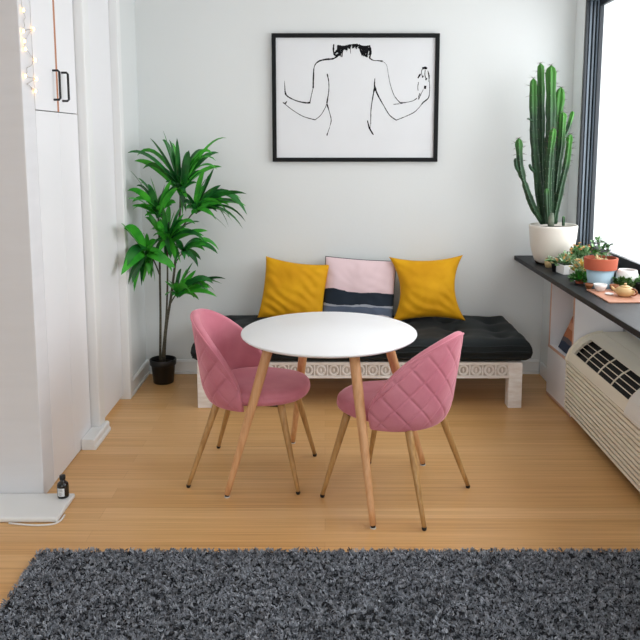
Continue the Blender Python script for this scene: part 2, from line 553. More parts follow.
def stroke(pts, wd, jitter=0.25):
    """brush line: a thin ribbon of varying width lying on the paper"""
    global AK
    P = []
    for X, Y in pts:
        P.append(Vector((-HW + (X - 70) / 535 * 2 * HW, 0, HH - (Y - 42) / 413 * 2 * HH)))
    Q = []
    n = len(P)
    for i in range(n - 1):                      # Catmull-Rom
        p0, p1, p2, p3 = P[max(i - 1, 0)], P[i], P[i + 1], P[min(i + 2, n - 1)]
        for k in range(6):
            t = k / 6
            Q.append(0.5 * ((2 * p1) + (p2 - p0) * t + (2 * p0 - 5 * p1 + 4 * p2 - p3) * t * t + (3 * p1 - p0 - 3 * p2 + p3) * t ** 3))
    Q.append(P[-1])
    wl = wd if isinstance(wd, (list, tuple)) else [wd] * n
    vs, fs = [], []
    AK += 1
    yy = -0.0184 - 0.00002 * AK
    for i, q in enumerate(Q):
        t = (Q[min(i + 1, len(Q) - 1)] - Q[max(i - 1, 0)]).normalized()
        nrm = Vector((-t.z, 0, t.x))
        f = i / 6
        w_ = wl[int(min(f, n - 1))] * (1 - (f % 1)) + wl[int(min(f + 1, n - 1))] * (f % 1) if f < n - 1 else wl[-1]
        w_ *= 0.0021 * (1 + jitter * rng.uniform(-1, 1))
        vs += [(q.x + nrm.x * w_ / 2, yy, q.z + nrm.z * w_ / 2), (q.x - nrm.x * w_ / 2, yy, q.z - nrm.z * w_ / 2)]
    for i in range(len(Q) - 1):
        fs.append((2 * i, 2 * i + 1, 2 * i + 3, 2 * i + 2))
    art.add(vs, fs)


stroke([(287, 106), (268, 121), (243, 124), (220, 130), (206, 146), (203, 180), (202, 216)], [7, 5, 5, 4, 2.5, 4, 4])
stroke([(202, 214), (196, 240), (191, 263)], [2, 2, 3])
stroke([(193, 262), (178, 263), (150, 257), (124, 245), (113, 233), (111, 212), (110, 192)], [5, 4, 3, 3.5, 5, 2, .8])
stroke([(104, 261), (111, 265), (118, 257)], [2, 5, 1])
stroke([(110, 266), (135, 286), (170, 307), (208, 318)], [2, 2, 2.2, 3])
stroke([(208, 318), (226, 303), (240, 280), (247, 262)], [2, 2, 2, 2])
stroke([(247, 170), (252, 196), (252, 225), (246, 264)], [4, 2.5, 2.5, 4.5])
stroke([(246, 266), (254, 292), (260, 318), (256, 338)], [5, 2, 2.5, 1.5])
stroke([(256, 340), (251, 354), (246, 369)], [1.5, 1.8, 3.5])
stroke([(382, 120), (395, 127), (410, 128), (424, 130)], [4, 2.5, 3, 4.5])
stroke([(424, 130), (437, 142), (443, 172)], [1.2, 1, 1])
stroke([(443, 172), (450, 205), (463, 240), (482, 263)], [1.2, 1.5, 1.6, 3.5])
stroke([(460, 268), (480, 266)], [1.5, 3])
stroke([(482, 264), (505, 261), (524, 256), (536, 248)], [5, 1.8, 2, 3])
stroke([(400, 184), (399, 204), (401, 220)], [1.5, 4, 7])
stroke([(400, 214), (410, 238), (428, 270), (448, 302), (470, 319)], [7, 4, 2.5, 2.2, 4])
stroke([(470, 319), (500, 307), (528, 293), (546, 275)], [3, 2, 2.2, 1.4])
stroke([(399, 216), (393, 250), (388, 290), (388, 332)], [5, 3, 2.2, 2])
stroke([(377, 320), (384, 345), (397, 367)], [2.5, 5, 3.5])
stroke([(389, 300), (386, 350)], [1, 1])
stroke([(546, 275), (556, 262), (572, 248), (576, 228), (575, 200), (570, 165)], [1.2, 3.5, 3.5, 2, 1.5, 1.2])
stroke([(551, 153), (559, 151), (567, 153)], [6, 8, 6])
stroke([(551, 155), (549, 166), (552, 178)], [2, 2, 1.5])
stroke([(561, 158), (560, 172), (563, 184)], [2, 2.5, 2])
stroke([(569, 160), (574, 176), (573, 195)], [2, 2.5, 1.5])
stroke([(546, 170), (540, 180), (538, 184)], [4, 5, 3])
stroke([(555, 176), (552, 182)], [4, 4])
stroke([(566, 183), (563, 190)], [5, 4])
stroke([(540, 196), (538, 212), (539, 224)], [2.5, 1.6, 2])
stroke([(562, 208), (561, 218)], [7, 7])
stroke([(556, 220), (548, 236), (541, 252)], [1.2, 2, 3])
stroke([(545, 232), (540, 246)], [2.5, 2])
for k in range(30):                               # the hair, a band of short dark brush marks
    t = k / 29
    X = 283 + t * 98
    top = 78 + 3 * math.sin(t * 9)
    ln = 12 + rng.uniform(-3, 5)
    if t < 0.12 or t > 0.74:
        ln += 20
    stroke([(X, top), (X + rng.uniform(-4, 4), top + ln * 0.5), (X + rng.uniform(-6, 4), top + ln)], [6, 6, 2], 0.3)
stroke([(268, 76), (267, 95), (272, 110), (286, 108)], [3, 5, 6, 6])
stroke([(272, 104), (282, 94), (296, 84)], [6, 9, 6])
stroke([(284, 112), (296, 96), (306, 86)], [5, 5, 4])
stroke([(376, 88), (386, 100), (382, 120)], [6, 6, 4])
stroke([(356, 96), (364, 108), (376, 116)], [5, 6, 5])
stroke([(321, 88), (322, 106)], [2, 1])
stroke([(311, 90), (309, 100)], [1.5, 1])
art.build('line_drawing', M['ink'], pic)

# ================================================================== TABLE
TC = Vector((0.018, 3.444, 0))
tb = thing('round_table', 'round white table on four splayed light oak legs in the middle of room', 'table', TC)
R = 0.405
ZT = 0.727
prof = [(0.0001, ZT - 0.019), (R - 0.03, ZT - 0.019), (R - 0.012, ZT - 0.016), (R - 0.002, ZT - 0.010), (R, ZT - 0.006), (R - 0.001, ZT - 0.002), (R - 0.004, ZT), (0.0001, ZT)]
MB().lathe(prof, n=128).build('tabletop', M['table_white'], tb, smooth=True).modifiers.new('edge', 'EDGE_SPLIT').split_angle = math.radians(50)
feet = [(-0.443, 3.272), (0.200, 2.992), (-0.171, 3.895), (0.487, 3.616)]
TOPS = 0.285
for i, (fx, fy) in enumerate(feet):
    d = Vector((fx, fy, 0)) - TC
    u = d.normalized()
    top = u * TOPS + Vector((0, 0, ZT - 0.036))
    foot = d + Vector((0, 0, 0.012))
    lg = MB()
    n = 10
    lg.tube([foot.lerp(top, k / n) for k in range(n + 1)], [0.0132 + 0.0095 * min(1, 1.3 * k / n) for k in range(n + 1)], 20)
    leg = lg.build('leg', M['oak'], tb, smooth=True)
    MB().tube([d + Vector((0, 0, 0.004)), d + Vector((0, 0, 0.014))], 0.0105, 16).build('foot_cap', M['black_metal'], leg, smooth=False)
    MB().tube([d, d + Vector((0, 0, 0.0045))], 0.013, 16).build('glide', M['glide'], leg)
    br = MB()
    br.lathe([(0.026, ZT - 0.040), (0.026, ZT - 0.030), (0.034, ZT - 0.022), (0.034, ZT - 0.0195)], (top.x, top.y, 0), n=20)
    br.build('bracket', M['black_metal'], tb, smooth=False)


# ================================================================== CHAIRS
def shell_back():
    """rounded wrap-around back; outside quilted in diamonds"""
    PM = math.radians(92)
    NU = 181
    mb = MB()
    zb = 0.374
    th = 0.040
    N_OUT, N_TOP, N_IN, N_BOT = 84, 7, 16, 5

    def top(u):
        return 0.430 + 0.362 * max(0.0, math.cos(u * PI / 2)) ** 0.58

    def plan(phi, z, off):
        k = (z - zb) / 0.39
        tuck = 0.022 * max(0, 1 - (z - zb) / 0.10) ** 2         # pulled in under the seat
        r = 0.247 - (0.010 + 0.022 * max(0, math.cos(phi))) * (1 - max(0, min(1, k))) + off - tuck
        wid = 1.0 + 0.02 * math.sin(min(1, max(0, k)) * PI)
        x = -r * math.cos(phi)
        y = r * 0.985 * wid * math.sin(phi)
        x -= 0.028 * max(0, k) * (0.35 + 0.65 * max(0, math.cos(phi)))       # leans back
        y *= 1 - 0.10 * max(0, k) ** 2 * 0.6
        return x, y

    def quilt(phi, z):
        s = phi * 0.25
        p = 0.114
        a = (s + (z - 0.42) * 0.95) / p
        b = (s - (z - 0.42) * 0.95) / p
        da = abs(a - math.floor(a) - 0.5) * 2
        db = abs(b - math.floor(b) - 0.5) * 2
        ga = max(0, (da - 0.87) / 0.13)
        gb = max(0, (db - 0.87) / 0.13)
        puff = 0.0016 * (1 - da ** 6) * (1 - db ** 6)
        return puff - 0.0045 * max(ga, gb) ** 1.3

    rows = []
    for i in range(NU):
        u = -1 + 2 * i / (NU - 1)
        phi = u * PM
        zt = top(u)
        e = min(1.0, (1 - abs(u)) / 0.06)
        tk = th * (0.45 + 0.55 * math.sqrt(max(0.0, 1 - (1 - e) ** 2)))
        loop = []
        for k in range(N_OUT):                      # outside, bottom to top
            t = k / (N_OUT - 1)
            z = zb + 0.012 + (zt - 0.018 - zb - 0.012) * t
            fade = min(1, t / 0.08, (1 - t) / 0.06) * min(1, (1 - abs(u)) / 0.05)
            loop.append((tk / 2 + quilt(phi, z) * fade, z))
        for k in range(1, N_TOP):                   # rounded rim
            a = PI * k / N_TOP
            loop.append((tk / 2 * math.cos(a), zt - 0.018 + 0.018 * math.sin(a)))
        for k in range(N_IN):
            t = 1 - k / (N_IN - 1)
            z = zb + 0.012 + (zt - 0.018 - zb - 0.012) * t
            loop.append((-tk / 2 - 0.004 * math.sin(t * PI), z))
        for k in range(1, N_BOT):
            a = PI * k / N_BOT
            loop.append((-tk / 2 * math.cos(a), zb + 0.012 - 0.012 * math.sin(a)))
        rows.append([plan(phi, z, o) + (z,) for o, z in loop])
    nl = len(rows[0])
    mb.grid(nl, NU, lambda i, j: rows[j][i], wrap_u=True)
    for r_ in (0, NU - 1):
        c = tuple(sum(p[k] for p in rows[r_]) / nl for k in range(3))
        o = len(mb.v)
        mb.v.append(c)
        for i in range(nl):
            mb.f.append((r_ * nl + i, r_ * nl + (i + 1) % nl, o))
            mb.mi.append(0)
    rimline = []
    for i in range(3, NU - 3):
        u = -1 + 2 * i / (NU - 1)
        x, y = plan(u * PM, top(u) - 0.010, th * 0.5 - 0.001)
        rimline.append((x, y, top(u) - 0.010))
    return mb, rimline


def seat_cushion():
    mb = MB()
    n = 72
    prof = [(0.30, 0.398), (0.80, 0.397), (0.93, 0.402), (0.985, 0.412), (1.0, 0.423), (0.996, 0.432), (0.985, 0.436), (0.992, 0.440),
            (0.982, 0.450), (0.94, 0.459), (0.85, 0.465), (0.70, 0.469), (0.45, 0.471), (0.2, 0.470), (0.02, 0.470)]

    def pt(i, j):
        a = 2 * PI * i / n
        ca, sa = math.cos(a), math.sin(a)
        ex = 2 / 2.35
        x = math.copysign(abs(ca) ** ex, ca) * (0.270 if ca > 0 else 0.222)
        y = math.copysign(abs(sa) ** ex, sa) * 0.226
        if ca < 0:                                  # stays inside the wrap of the back
            y *= 0.90 + 0.10 * (1 + ca)
            x *= 0.92
        r, z = prof[j]
        wv = 0.004 * noise.noise(Vector((x * r * 9, y * r * 9, 0.3))) if z > 0.455 else 0
        return (x * r, y * r, z + wv)

    mb.grid(n, len(prof), pt, wrap_u=True)
    return mb


def make_chair(label):
    t = thing('dining_chair', label, 'chair', group='pink velvet chairs at the round table')
    seat = seat_cushion().build('seat', M['pink'], t, smooth=True)
    sb, rimline = shell_back()
    back = sb.build('backrest', M['pink'], t, smooth=True)
    MB().tube(rimline, 0.0048, 8).build('piping', M['pink'], back, smooth=True)
    for sx, fx, fy, tx, ty in ((1, 0.258, 0.214, 0.165, 0.150), (1, 0.258, -0.214, 0.165, -0.150),
                               (-1, -0.258, 0.232, -0.135, 0.150), (-1, -0.258, -0.232, -0.135, -0.150)):
        a, b = Vector((fx, fy, 0.010)), Vector((tx, ty, 0.397))
        n = 8
        leg = MB().tube([a.lerp(b, k / n) for k in range(n + 1)], [0.0095 + 0.0085 * k / n for k in range(n + 1)], 18).build('leg', M['brown_leg'], t, smooth=True)
        MB().tube([(fx, fy, 0), (fx, fy, 0.006), (fx * 0.997, fy * 0.997, 0.013)], [0.0085, 0.0105, 0.0105], 14).build('foot_cap', M['black_metal'], leg)
    MB().box(-0.15, 0.18, -0.165, 0.165, 0.388, 0.397).build('seat_base', M['dark_void'], t, bevel=0.004)
    return t


def copy_tree(o, parent=None):
    c = o.copy()
    COL.objects.link(c)
    if parent:
        c.parent = parent
    for ch in list(o.children):
        copy_tree(ch, c)
    return c


ch1 = make_chair('pink velvet chair left of the table, facing right with its inner back in view')
ch2 = copy_tree(ch1)
ch2['label'] = 'pink velvet chair right of the table, its diamond-quilted back turned to us'
ch1.location = (-0.342, 3.556, 0)
ch1.rotation_euler = (0, 0, math.radians(-9.5))
ch2.location = (0.321, 3.311, 0)
ch2.rotation_euler = (0, 0, math.radians(147))

# ================================================================== DAYBED
bx0, bx1, by0, by1 = -0.766, 1.183, 4.43, 5.085
bed = thing('daybed', 'low whitewashed wooden daybed with carved rails against the back wall', 'daybed', ((bx0 + bx1) / 2, (by0 + by1) / 2, 0))
ox, oy = bed.location.x, bed.location.y
LW = 0.082


def rail_front():
    """board with a sunk field (slot 1, worn bare) that holds a chain of raised carved ovals"""
    mb = MB()
    x0, x1 = bx0 + LW - ox, bx1 - LW - ox
    yf = by0 - oy + 0.006
    mb.box(x0, x1, yf + 0.010, yf + 0.035, 0.185, 0.283, 1)
    mb.box(x0, x1, yf - 0.002, yf + 0.012, 0.266, 0.283)
    mb.box(x0, x1, yf - 0.002, yf + 0.012, 0.185, 0.199)
    n = 23
    step = (x1 - x0) / n
    for k in range(n):
        cx = x0 + step * (k + 0.5)
        ring = []
        for q in range(21):
            a = 2 * PI * q / 20
            ring.append((cx + 0.025 * math.cos(a), yf + 0.006, 0.2325 + 0.028 * math.sin(a)))
        mb.tube(ring, 0.0068, 6, cap=False)
        mb.tube([(cx, yf + 0.008, 0.218), (cx, yf + 0.006, 0.2325), (cx, yf + 0.008, 0.247)], [0.003, 0.0065, 0.003], 6)
        mb.tube([(cx + step / 2, yf + 0.007, 0.198), (cx + step / 2, yf + 0.007, 0.267)], 0.0055, 6)
    return mb


rail_front().build('carved_rail', [M['whitewash'], M['bare_wood']], bed)
rl = MB().box(bx0 + LW - ox, bx1 - LW - ox, by1 - 0.05 - oy, by1 - 0.015 - oy, 0.185, 0.283)
rl.build('back_rail', M['whitewash'], bed, bevel=0.002)
for x in (bx0 + 0.01, bx1 - 0.045):
    MB().box(x - ox, x + 0.035 - ox, by0 + LW - oy, by1 - LW - oy, 0.185, 0.283).build('side_rail', M['whitewash'], bed, bevel=0.002)
for x in (bx0, bx1 - LW):
    for y in (by0, by1 - LW):
        MB().box(x - ox, x + LW - ox, y - oy, y + LW - oy, 0, 0.283).build('leg', M['whitewash'], bed, bevel=0.004)
MB().box(bx0 + 0.05 - ox, bx1 - 0.05 - ox, by0 + 0.045 - oy, by1 - 0.055 - oy, 0.26, 0.282).build('slat_base', M['whitewash'], bed)


# mattress, tufted
def mattress():
    mb = MB()
    x0, x1, y0, y1 = -0.795, 1.232, 4.412, 5.10
    nx, ny = 110, 42
    cx, cy = (x0 + x1) / 2, (y0 + y1) / 2
    hx, hy = (x1 - x0) / 2, (y1 - y0) / 2
    tx = [cx + hx * (-1 + 2 * (k + 0.5) / 7) for k in range(7)]
    ty = [cy - hy * 0.52, cy, cy + hy * 0.52]

    def shape(i, j, sgn):
        u = -1 + 2 * i / (nx - 1)
        v = -1 + 2 * j / (ny - 1)
        # crowd samples to the edges
        u = math.sin(u * PI / 2)
        v = math.sin(v * PI / 2)
        x, y = cx + u * hx, cy + v * hy
        ed = min(1 - abs(u), (1 - abs(v)) * hy / hx) * hx
        e = min(1, ed / 0.05)
        prof = math.sqrt(max(0, 1 - (1 - e) ** 2))
        z = 0.062 * prof
        if sgn > 0:
            for a in tx:
                for k, b in enumerate(ty):
                    aa = a + (hx / 7 * 0.0)
                    dd = ((x - aa) ** 2 + (y - b) ** 2) ** 0.5
                    z -= 0.030 * math.exp(-(dd / 0.05) ** 2) * prof
                    z -= 0.014 * math.exp(-(dd / 0.11) ** 2) * prof
            z += 0.016 * prof * noise.noise(Vector((x * 5, y * 6, 1.2)))
            z += 0.004 * prof * noise.noise(Vector((x * 14, y * 16, 4.2)))
            z += 0.016 * prof
        bul = 0.0
        wob = 0.006 * noise.noise(Vector((x * 9, y * 9, 2))) * (1 - e)
        return (x + wob - cx, y + wob * 0.5 - cy, 0.350 + (z if sgn > 0 else -z))

    mb.grid(nx, ny, lambda i, j: shape(i, j, 1))
    mb.grid(nx, ny, lambda i, j: shape(i, j, -1), flip=True)
    o = mb.build('mattress', M['black_fab'], None, smooth=True, weld=True, loc=(cx, cy, 0))
    return o


mt = tag(mattress(), 'black tufted futon mattress lying on the whitewashed daybed', 'mattress')
for seam_z in (0.318, 0.350, 0.382):                      # corded seams around the edge
    x0, x1, y0, y1 = -0.795, 1.232, 4.412, 5.10
    cx, cy = (x0 + x1) / 2, (y0 + y1) / 2
    hx, hy = (x1 - x0) / 2 + 0.001, (y1 - y0) / 2 + 0.001
    ins = 0.05 * (1 - math.sqrt(max(0, 1 - ((seam_z - 0.350) / 0.062) ** 2)))
    pts = []
    per = 220
    for k in range(per + 1):
        a = 2 * PI * k / per
        c_, s_ = math.cos(a), math.sin(a)
        m_ = max(abs(c_) , abs(s_))
        pts.append((c_ / m_ * (hx - ins), s_ / m_ * (hy - ins), seam_z + 0.003 * math.sin(k * 0.9)))
    MB().tube(pts, 0.0055, 8, cap=False).build('piping', M['black_fab'], mt, smooth=True)


# ================================================================== CUSHIONS
def cushion(wd, ht, tk, seed, pinch=0.07, pinch_z=0.07, two=False, folds=1.0):
    n = 49
    mb = MB()

    def pt(i, j, sg):
        u = -1 + 2 * i / (n - 1)
        v = -1 + 2 * j / (n - 1)
        u = math.copysign(1 - (1 - abs(u)) ** 1.25, u)
        v = math.copysign(1 - (1 - abs(v)) ** 1.25, v)
        x = wd / 2 * u * (1 - pinch * (1 - v * v) * abs(u))
        z = ht / 2 * v * (1 - pinch_z * (1 - u * u) * abs(v))
        t = tk / 2 * (max(0, (1 - u * u)) * max(0, (1 - v * v))) ** 0.42
        e = min(1, (1 - max(abs(u), abs(v))) / 0.15)
        r = math.hypot(u, v)
        ang = math.atan2(v, u)
        wr = 0.010 * noise.noise(Vector((u * 2.2 + seed, v * 2.2, seed * 1.7 + sg)))
        wr += 0.006 * noise.noise(Vector((ang * 4 + seed, r * 1.3, seed))) * min(1, r)
        wr += folds * 0.005 * math.sin((u * 0.9 + v * 1.6) * 11 + 3 * noise.noise(Vector((u * 1.5, v * 1.5, seed)))) * max(0, noise.noise(Vector((u + seed, v, 5))) + 0.25)
        return (x, sg * (t + wr * e), z)

    mb.grid(n, n, lambda i, j: pt(i, j, -1), mi=0)
    mb.grid(n, n, lambda i, j: pt(i, j, 1), mi=1 if two else 0, flip=True)
    return mb


def place_cushion(o, x, y, z, lean, roll, yaw=0):
    o.rotation_euler = (0, 0, 0)
    o.location = (x, y, z)
    o.rotation_euler = (Matrix.Rotation(yaw, 4, 'Z') @ Matrix.Rotation(-lean, 4, 'X') @ Matrix.Rotation(roll, 4, 'Y')).to_euler()


c1 = cushion(0.43, 0.41, 0.15, 1.3, 0.07, 0.10, folds=1.8).build('cushion', M['yellow'], None, smooth=True, weld=True)
tag(c1, 'mustard yellow velvet cushion left of the pink and navy cushion, on the daybed', 'cushion', 'cushions on the daybed')
place_cushion(c1, -0.205, 4.965, 0.612, math.radians(13), math.radians(7.5))

pm = ramp_material('pink_navy_print', 'Z',
                   [(0.0, srgb(196, 188, 190)), (0.295, srgb(92, 106, 124)), (0.325, srgb(206, 200, 204)), (0.333, srgb(96, 108, 128)),
                    (0.386, srgb(170, 176, 186)), (0.397, srgb(36, 46, 58)), (0.488, srgb(232, 206, 210))], wob=0.07, wscale=4)
# shift so that 0..1 runs over the cushion height
nt = pm.node_tree
ma2 = nt.nodes.new('ShaderNodeMath')
ma2.operation = 'MULTIPLY_ADD'
ma2.inputs[1].default_value = 1.0
ma2.inputs[2].default_value = 0.455
rampn = [n for n in nt.nodes if n.bl_idname == 'ShaderNodeValToRGB'][0]
src = rampn.inputs['Fac'].links[0].from_socket
nt.links.new(src, ma2.inputs[0])
nt.links.new(ma2.outputs[0], rampn.inputs['Fac'])
c2 = cushion(0.475, 0.43, 0.13, 4.1, 0.03, 0.03, two=True, folds=0.4).build('cushion', [pm, M['grey_fab']], None, smooth=True, weld=True)
tag(c2, 'pale pink cushion with a navy painted band, between the two mustard cushions', 'cushion', 'cushions on the daybed')
place_cushion(c2, 0.226, 4.985, 0.607, math.radians(12), math.radians(4.0))
edge = []
for k in range(120):
    q = k / 30
    s = int(q) % 4
    f = -1 + 2 * (q - int(q))
    u, v = [(f, -1), (1, f), (-f, 1), (-1, -f)][s]
    edge.append((0.475 / 2 * u * (1 - 0.03 * (1 - v * v)), 0, 0.43 / 2 * v * (1 - 0.03 * (1 - u * u))))
edge.append(edge[0])
MB().tube(edge, 0.0032, 6, cap=False).build('piping', M['black_fab'], c2, smooth=True)

c3 = cushion(0.490, 0.435, 0.18, 8.7, 0.27, 0.15, folds=0.9).build('cushion', M['yellow'], None, smooth=True, weld=True)
tag(c3, 'mustard yellow velvet cushion right of the pink and navy cushion, four pointed corners in view', 'cushion', 'cushions on the daybed')
place_cushion(c3, 0.672, 4.94, 0.632, math.radians(14), math.radians(-1.5))


# ================================================================== RUG
def rug():
    x0, x1, y0, y1 = -1.115, 2.0, 1.2, 2.798
    x1 = 1.70
    root = thing('rug', 'charcoal grey shaggy rug lying on the bamboo floor in the foreground', 'rug', ((x0 + x1) / 2, (y0 + y1) / 2, 0))
    cx, cy = root.location.x, root.location.y
    MB().box(x0 + 0.012 - cx, x1 - 0.012 - cx, y0 + 0.012 - cy, y1 - 0.012 - cy, 0.0, 0.012).build('backing', M['rug_back'], root, bevel=0.003)
    r = np.random.default_rng(5)
    # denser where the pile stands near the far edge and in the frame
    n = 240000
    bxy = np.stack([r.uniform(x0, x1, n), y0 + (y1 - y0) * r.uniform(0, 1, n) ** 0.8], 1)
    ntuft = n // 5
    tc = np.stack([r.uniform(x0, x1, ntuft), y0 + (y1 - y0) * r.uniform(0, 1, ntuft) ** 0.8], 1)
    idx = np.repeat(np.arange(ntuft), 5)
    bxy = tc[idx] + r.normal(0, 0.0036, (n, 2))
    tdir = r.uniform(0, 2 * PI, ntuft)
    tln = r.uniform(0.35, 1.0, ntuft)
    ang = tdir[idx] + r.normal(0, 0.5, n)
    lean = tln[idx] * r.uniform(0.006, 0.017, n)
    hgt = r.uniform(0.010, 0.020, n) * (0.7 + 0.3 * (1 - tln[idx]))
    wd = r.uniform(0.0014, 0.0030, n)
    yaw = r.uniform(0, PI, n)
    wx, wy = np.cos(yaw) * wd, np.sin(yaw) * wd
    dx, dy = np.cos(ang) * lean, np.sin(ang) * lean
    V = np.zeros((n, 6, 3), np.float32)
    for k, (tt, ww) in enumerate(((0.0, 0.8), (0.55, 1.0), (1.0, 0.45))):
        px = bxy[:, 0] - cx + dx * tt ** 1.7
        py = bxy[:, 1] - cy + dy * tt ** 1.7
        pz = 0.009 + hgt * (tt - 0.22 * tt * tt)
        V[:, 2 * k, 0], V[:, 2 * k, 1], V[:, 2 * k, 2] = px - wx * ww, py - wy * ww, pz
        V[:, 2 * k + 1, 0], V[:, 2 * k + 1, 1], V[:, 2 * k + 1, 2] = px + wx * ww, py + wy * ww, pz
    base = (np.arange(n) * 6)[:, None]
    fc = np.concatenate([base + np.array([[0, 1, 3, 2]]), base + np.array([[2, 3, 5, 4]])], 1).reshape(-1, 4)
    me = bpy.data.meshes.new('pile')
    me.vertices.add(n * 6)
    me.vertices.foreach_set('co', V.reshape(-1))
    me.loops.add(fc.size)
    me.loops.foreach_set('vertex_index', fc.reshape(-1).astype(np.int32))
    me.polygons.add(len(fc))
    me.polygons.foreach_set('loop_start', (np.arange(len(fc)) * 4).astype(np.int32))
    me.update(calc_edges=True)
    at = me.attributes.new('tone', 'FLOAT', 'POINT')
    tone = np.clip(r.normal(0.5, 0.26, ntuft)[idx] + r.normal(0, 0.1, n), 0, 1)
    at.data.foreach_set('value', np.repeat(tone, 6).astype(np.float32))
    me.materials.append(M['pile'])
    o = bpy.data.objects.new('pile', me)
    COL.objects.link(o)
    o.parent = root
    o['kind'] = 'stuff'
    me.validate()
    return root


rug()


# ================================================================== LEAVES
def leaf(mb, base, tip, wd, arch, roll, mi, nseg=9, fold=0.22):
    base, tip = Vector(base), Vector(tip)
    d = tip - base
    L_ = d.length
    ctrl = base + d * 0.6 + Vector((0, 0, arch * L_))
    up = Vector((0, 0, 1))
    vs, fs = [], []
    for k in range(nseg + 1):
        t = k / nseg
        p = base * (1 - t) ** 2 + ctrl * 2 * t * (1 - t) + tip * t * t
        tg = (ctrl - base) * 2 * (1 - t) + (tip - ctrl) * 2 * t
        tg.normalize()
        s = tg.cross(up)
        if s.length < 0.05:
            s = Vector((0.3, 1, 0))
        s.normalize()
        s = Matrix.Rotation(roll, 3, tg) @ s
        nn = s.cross(tg)
        w_ = wd / 2 * (math.sin(PI * min(1, t * 0.86 + 0.14)) ** 0.75) * (1 if t < 1 else 0.02)
        vs += [p - s * w_ + nn * w_ * fold, p, p + s * w_ + nn * w_ * fold]
    for k in range(nseg):
        a = 3 * k
        fs += [(a, a + 1, a + 4, a + 3), (a + 1, a + 2, a + 5, a + 4)]
    mb.add(vs, fs, mi)


# ================================================================== TALL PLANT
PYD = 4.87
pr = random.Random(11)
pc = W(163.5, 377, 4.93)
pl = thing('potted_dracaena', 'tall leafy green plant with thin stems in a black plastic pot, in the left corner', 'plant', (pc.x, 4.93, 0))
PO = Vector(pl.location)
pot = MB().lathe([(0.062, 0.0), (0.066, 0.004), (0.078, 0.118), (0.083, 0.122), (0.087, 0.128), (0.088, 0.158), (0.086, 0.162), (0.081, 0.162), (0.080, 0.132)], n=40)
pot.build('pot', M['pot_black'], pl, smooth=True).modifiers.new('edge', 'EDGE_SPLIT').split_angle = math.radians(50)
MB().lathe([(0.0001, 0.130), (0.04, 0.136), (0.0795, 0.131), (0.0795, 0.125)], n=28).build('soil', M['soil'], pl, smooth=True)


def P(px, py, dy=0.0):
    return W(px, py, PYD + dy) - PO


def stem(pts, r0, r1):
    q = []
    n = len(pts)
    P_ = [Vector(p) for p in pts]
    for i in range(n - 1):
        p0, p1, p2, p3 = P_[max(i - 1, 0)], P_[i], P_[i + 1], P_[min(i + 2, n - 1)]
        for k in range(5):
            t = k / 5
            q.append(0.5 * ((2 * p1) + (p2 - p0) * t + (2 * p0 - 5 * p1 + 4 * p2 - p3) * t * t + (3 * p1 - p0 - 3 * p2 + p3) * t ** 3))
    q.append(P_[-1])
    m = len(q)
    MB().tube(q, [r0 + (r1 - r0) * k / (m - 1) for k in range(m)], 10).build('stem', M['stem'], pl, smooth=True)


Sg = 0.135
s1 = [(0.004, 0.012, Sg), P(166, 330, 0.05), P(172, 290, 0.03), P(177, 245), P(180, 210), P(180.5, 186)]
stem(s1, 0.0095, 0.006)
stem([(-0.02, 0.0, Sg), P(160.5, 320, 0.04), P(160, 285, 0.0), P(159.5, 250, -0.03), P(158, 208, -0.04)], 0.0085, 0.0055)
stem([(-0.006, -0.018, Sg), P(166, 320, 0.0), P(167.5, 280, -0.04), P(167, 236, -0.06)], 0.0075, 0.005)
stem([P(178.5, 232), P(186, 222, -0.02), P(195, 210, -0.04)], 0.005, 0.004)
stem([P(160, 276, 0.0), P(155, 263, -0.06), P(148, 251, -0.12)], 0.005, 0.004)
stem([P(169, 306, 0.03), P(173, 299, -0.02), P(178, 291, -0.06)], 0.005, 0.004)
stem([P(176, 262, 0), P(180, 256, -0.05), P(184, 250, -0.08)], 0.004, 0.003)

heads = [
    # base px, depth, [tips], share of bright leaves
    ((180.5, 188), 0.0, [(127, 153, .30), (134, 161, .26), (148, 165, .2), (150, 138, .12), (163, 130, .02), (177, 138, .0), (227, 138, .30), (219, 153, .30),
                         (222, 167, .22), (199, 168, .2), (197, 183, .3), (208, 148, .2), (172, 150, .02), (189, 150, .05), (168, 186, .3), (186, 212, .5), (199, 156, .2)], .35),
    ((158.5, 214), -0.04, [(129, 170, .15), (127, 191, .28), (128, 199, .2), (132, 206, .2), (138, 178, .15), (150, 176, .05), (171, 180, .1),
                           (178, 188, .2), (147, 216, .3), (149, 190, .1), (165, 184, .02), (172, 205, .25), (140, 196, .2), (176, 203, .3)], .4),
    ((196, 209), -0.05, [(214, 168, -.02), (209, 174, .02), (221, 185, .05), (247, 194, .16), (246, 206, .25), (246, 222, .42), (243, 229, .40), (227, 229, .15),
                         (213, 216, .15), (233, 222, .3), (238, 204, .2), (204, 185, .05), (226, 200, .2), (194, 206, .45), (196, 212, .3)], .45),
    ((167, 240), -0.06, [(146, 210, .05), (152, 229, .25), (181, 206, .05), (175, 210, .0), (184, 214, .1), (208, 231, .15), (204, 236, .2), (157, 258, .3),
                         (177, 264, .3), (166, 262, .3), (200, 222, .2), (155, 220, .1), (163, 206, .0), (160, 218, .0), (171, 258, .4), (186, 226, .1)], .5),
    ((147, 251), -0.13, [(121, 223, .05), (147, 233, .02), (121, 275, .16), (128, 285, .26), (134, 292, .25), (142, 285, .22), (155, 282, .2), (175, 268, .12),
                         (138, 262, .25), (149, 276, .3)], .6),
    ((177, 293), -0.07, [(193, 262, .0), (226, 279, .22), (222, 284, .25), (217, 297, .25), (199, 300, .3), (196, 286, .15), (215, 280, .2), (196, 270, .0),
                         (187, 268, .0), (206, 277, .15), (200, 292, .25), (210, 288, .25)], .4),
    ((183, 251), -0.09, [(199, 240, .2), (218, 254, .35), (201, 260, .25), (197, 265, .2), (206, 245, .2), (192, 248, .3)], .25),
]
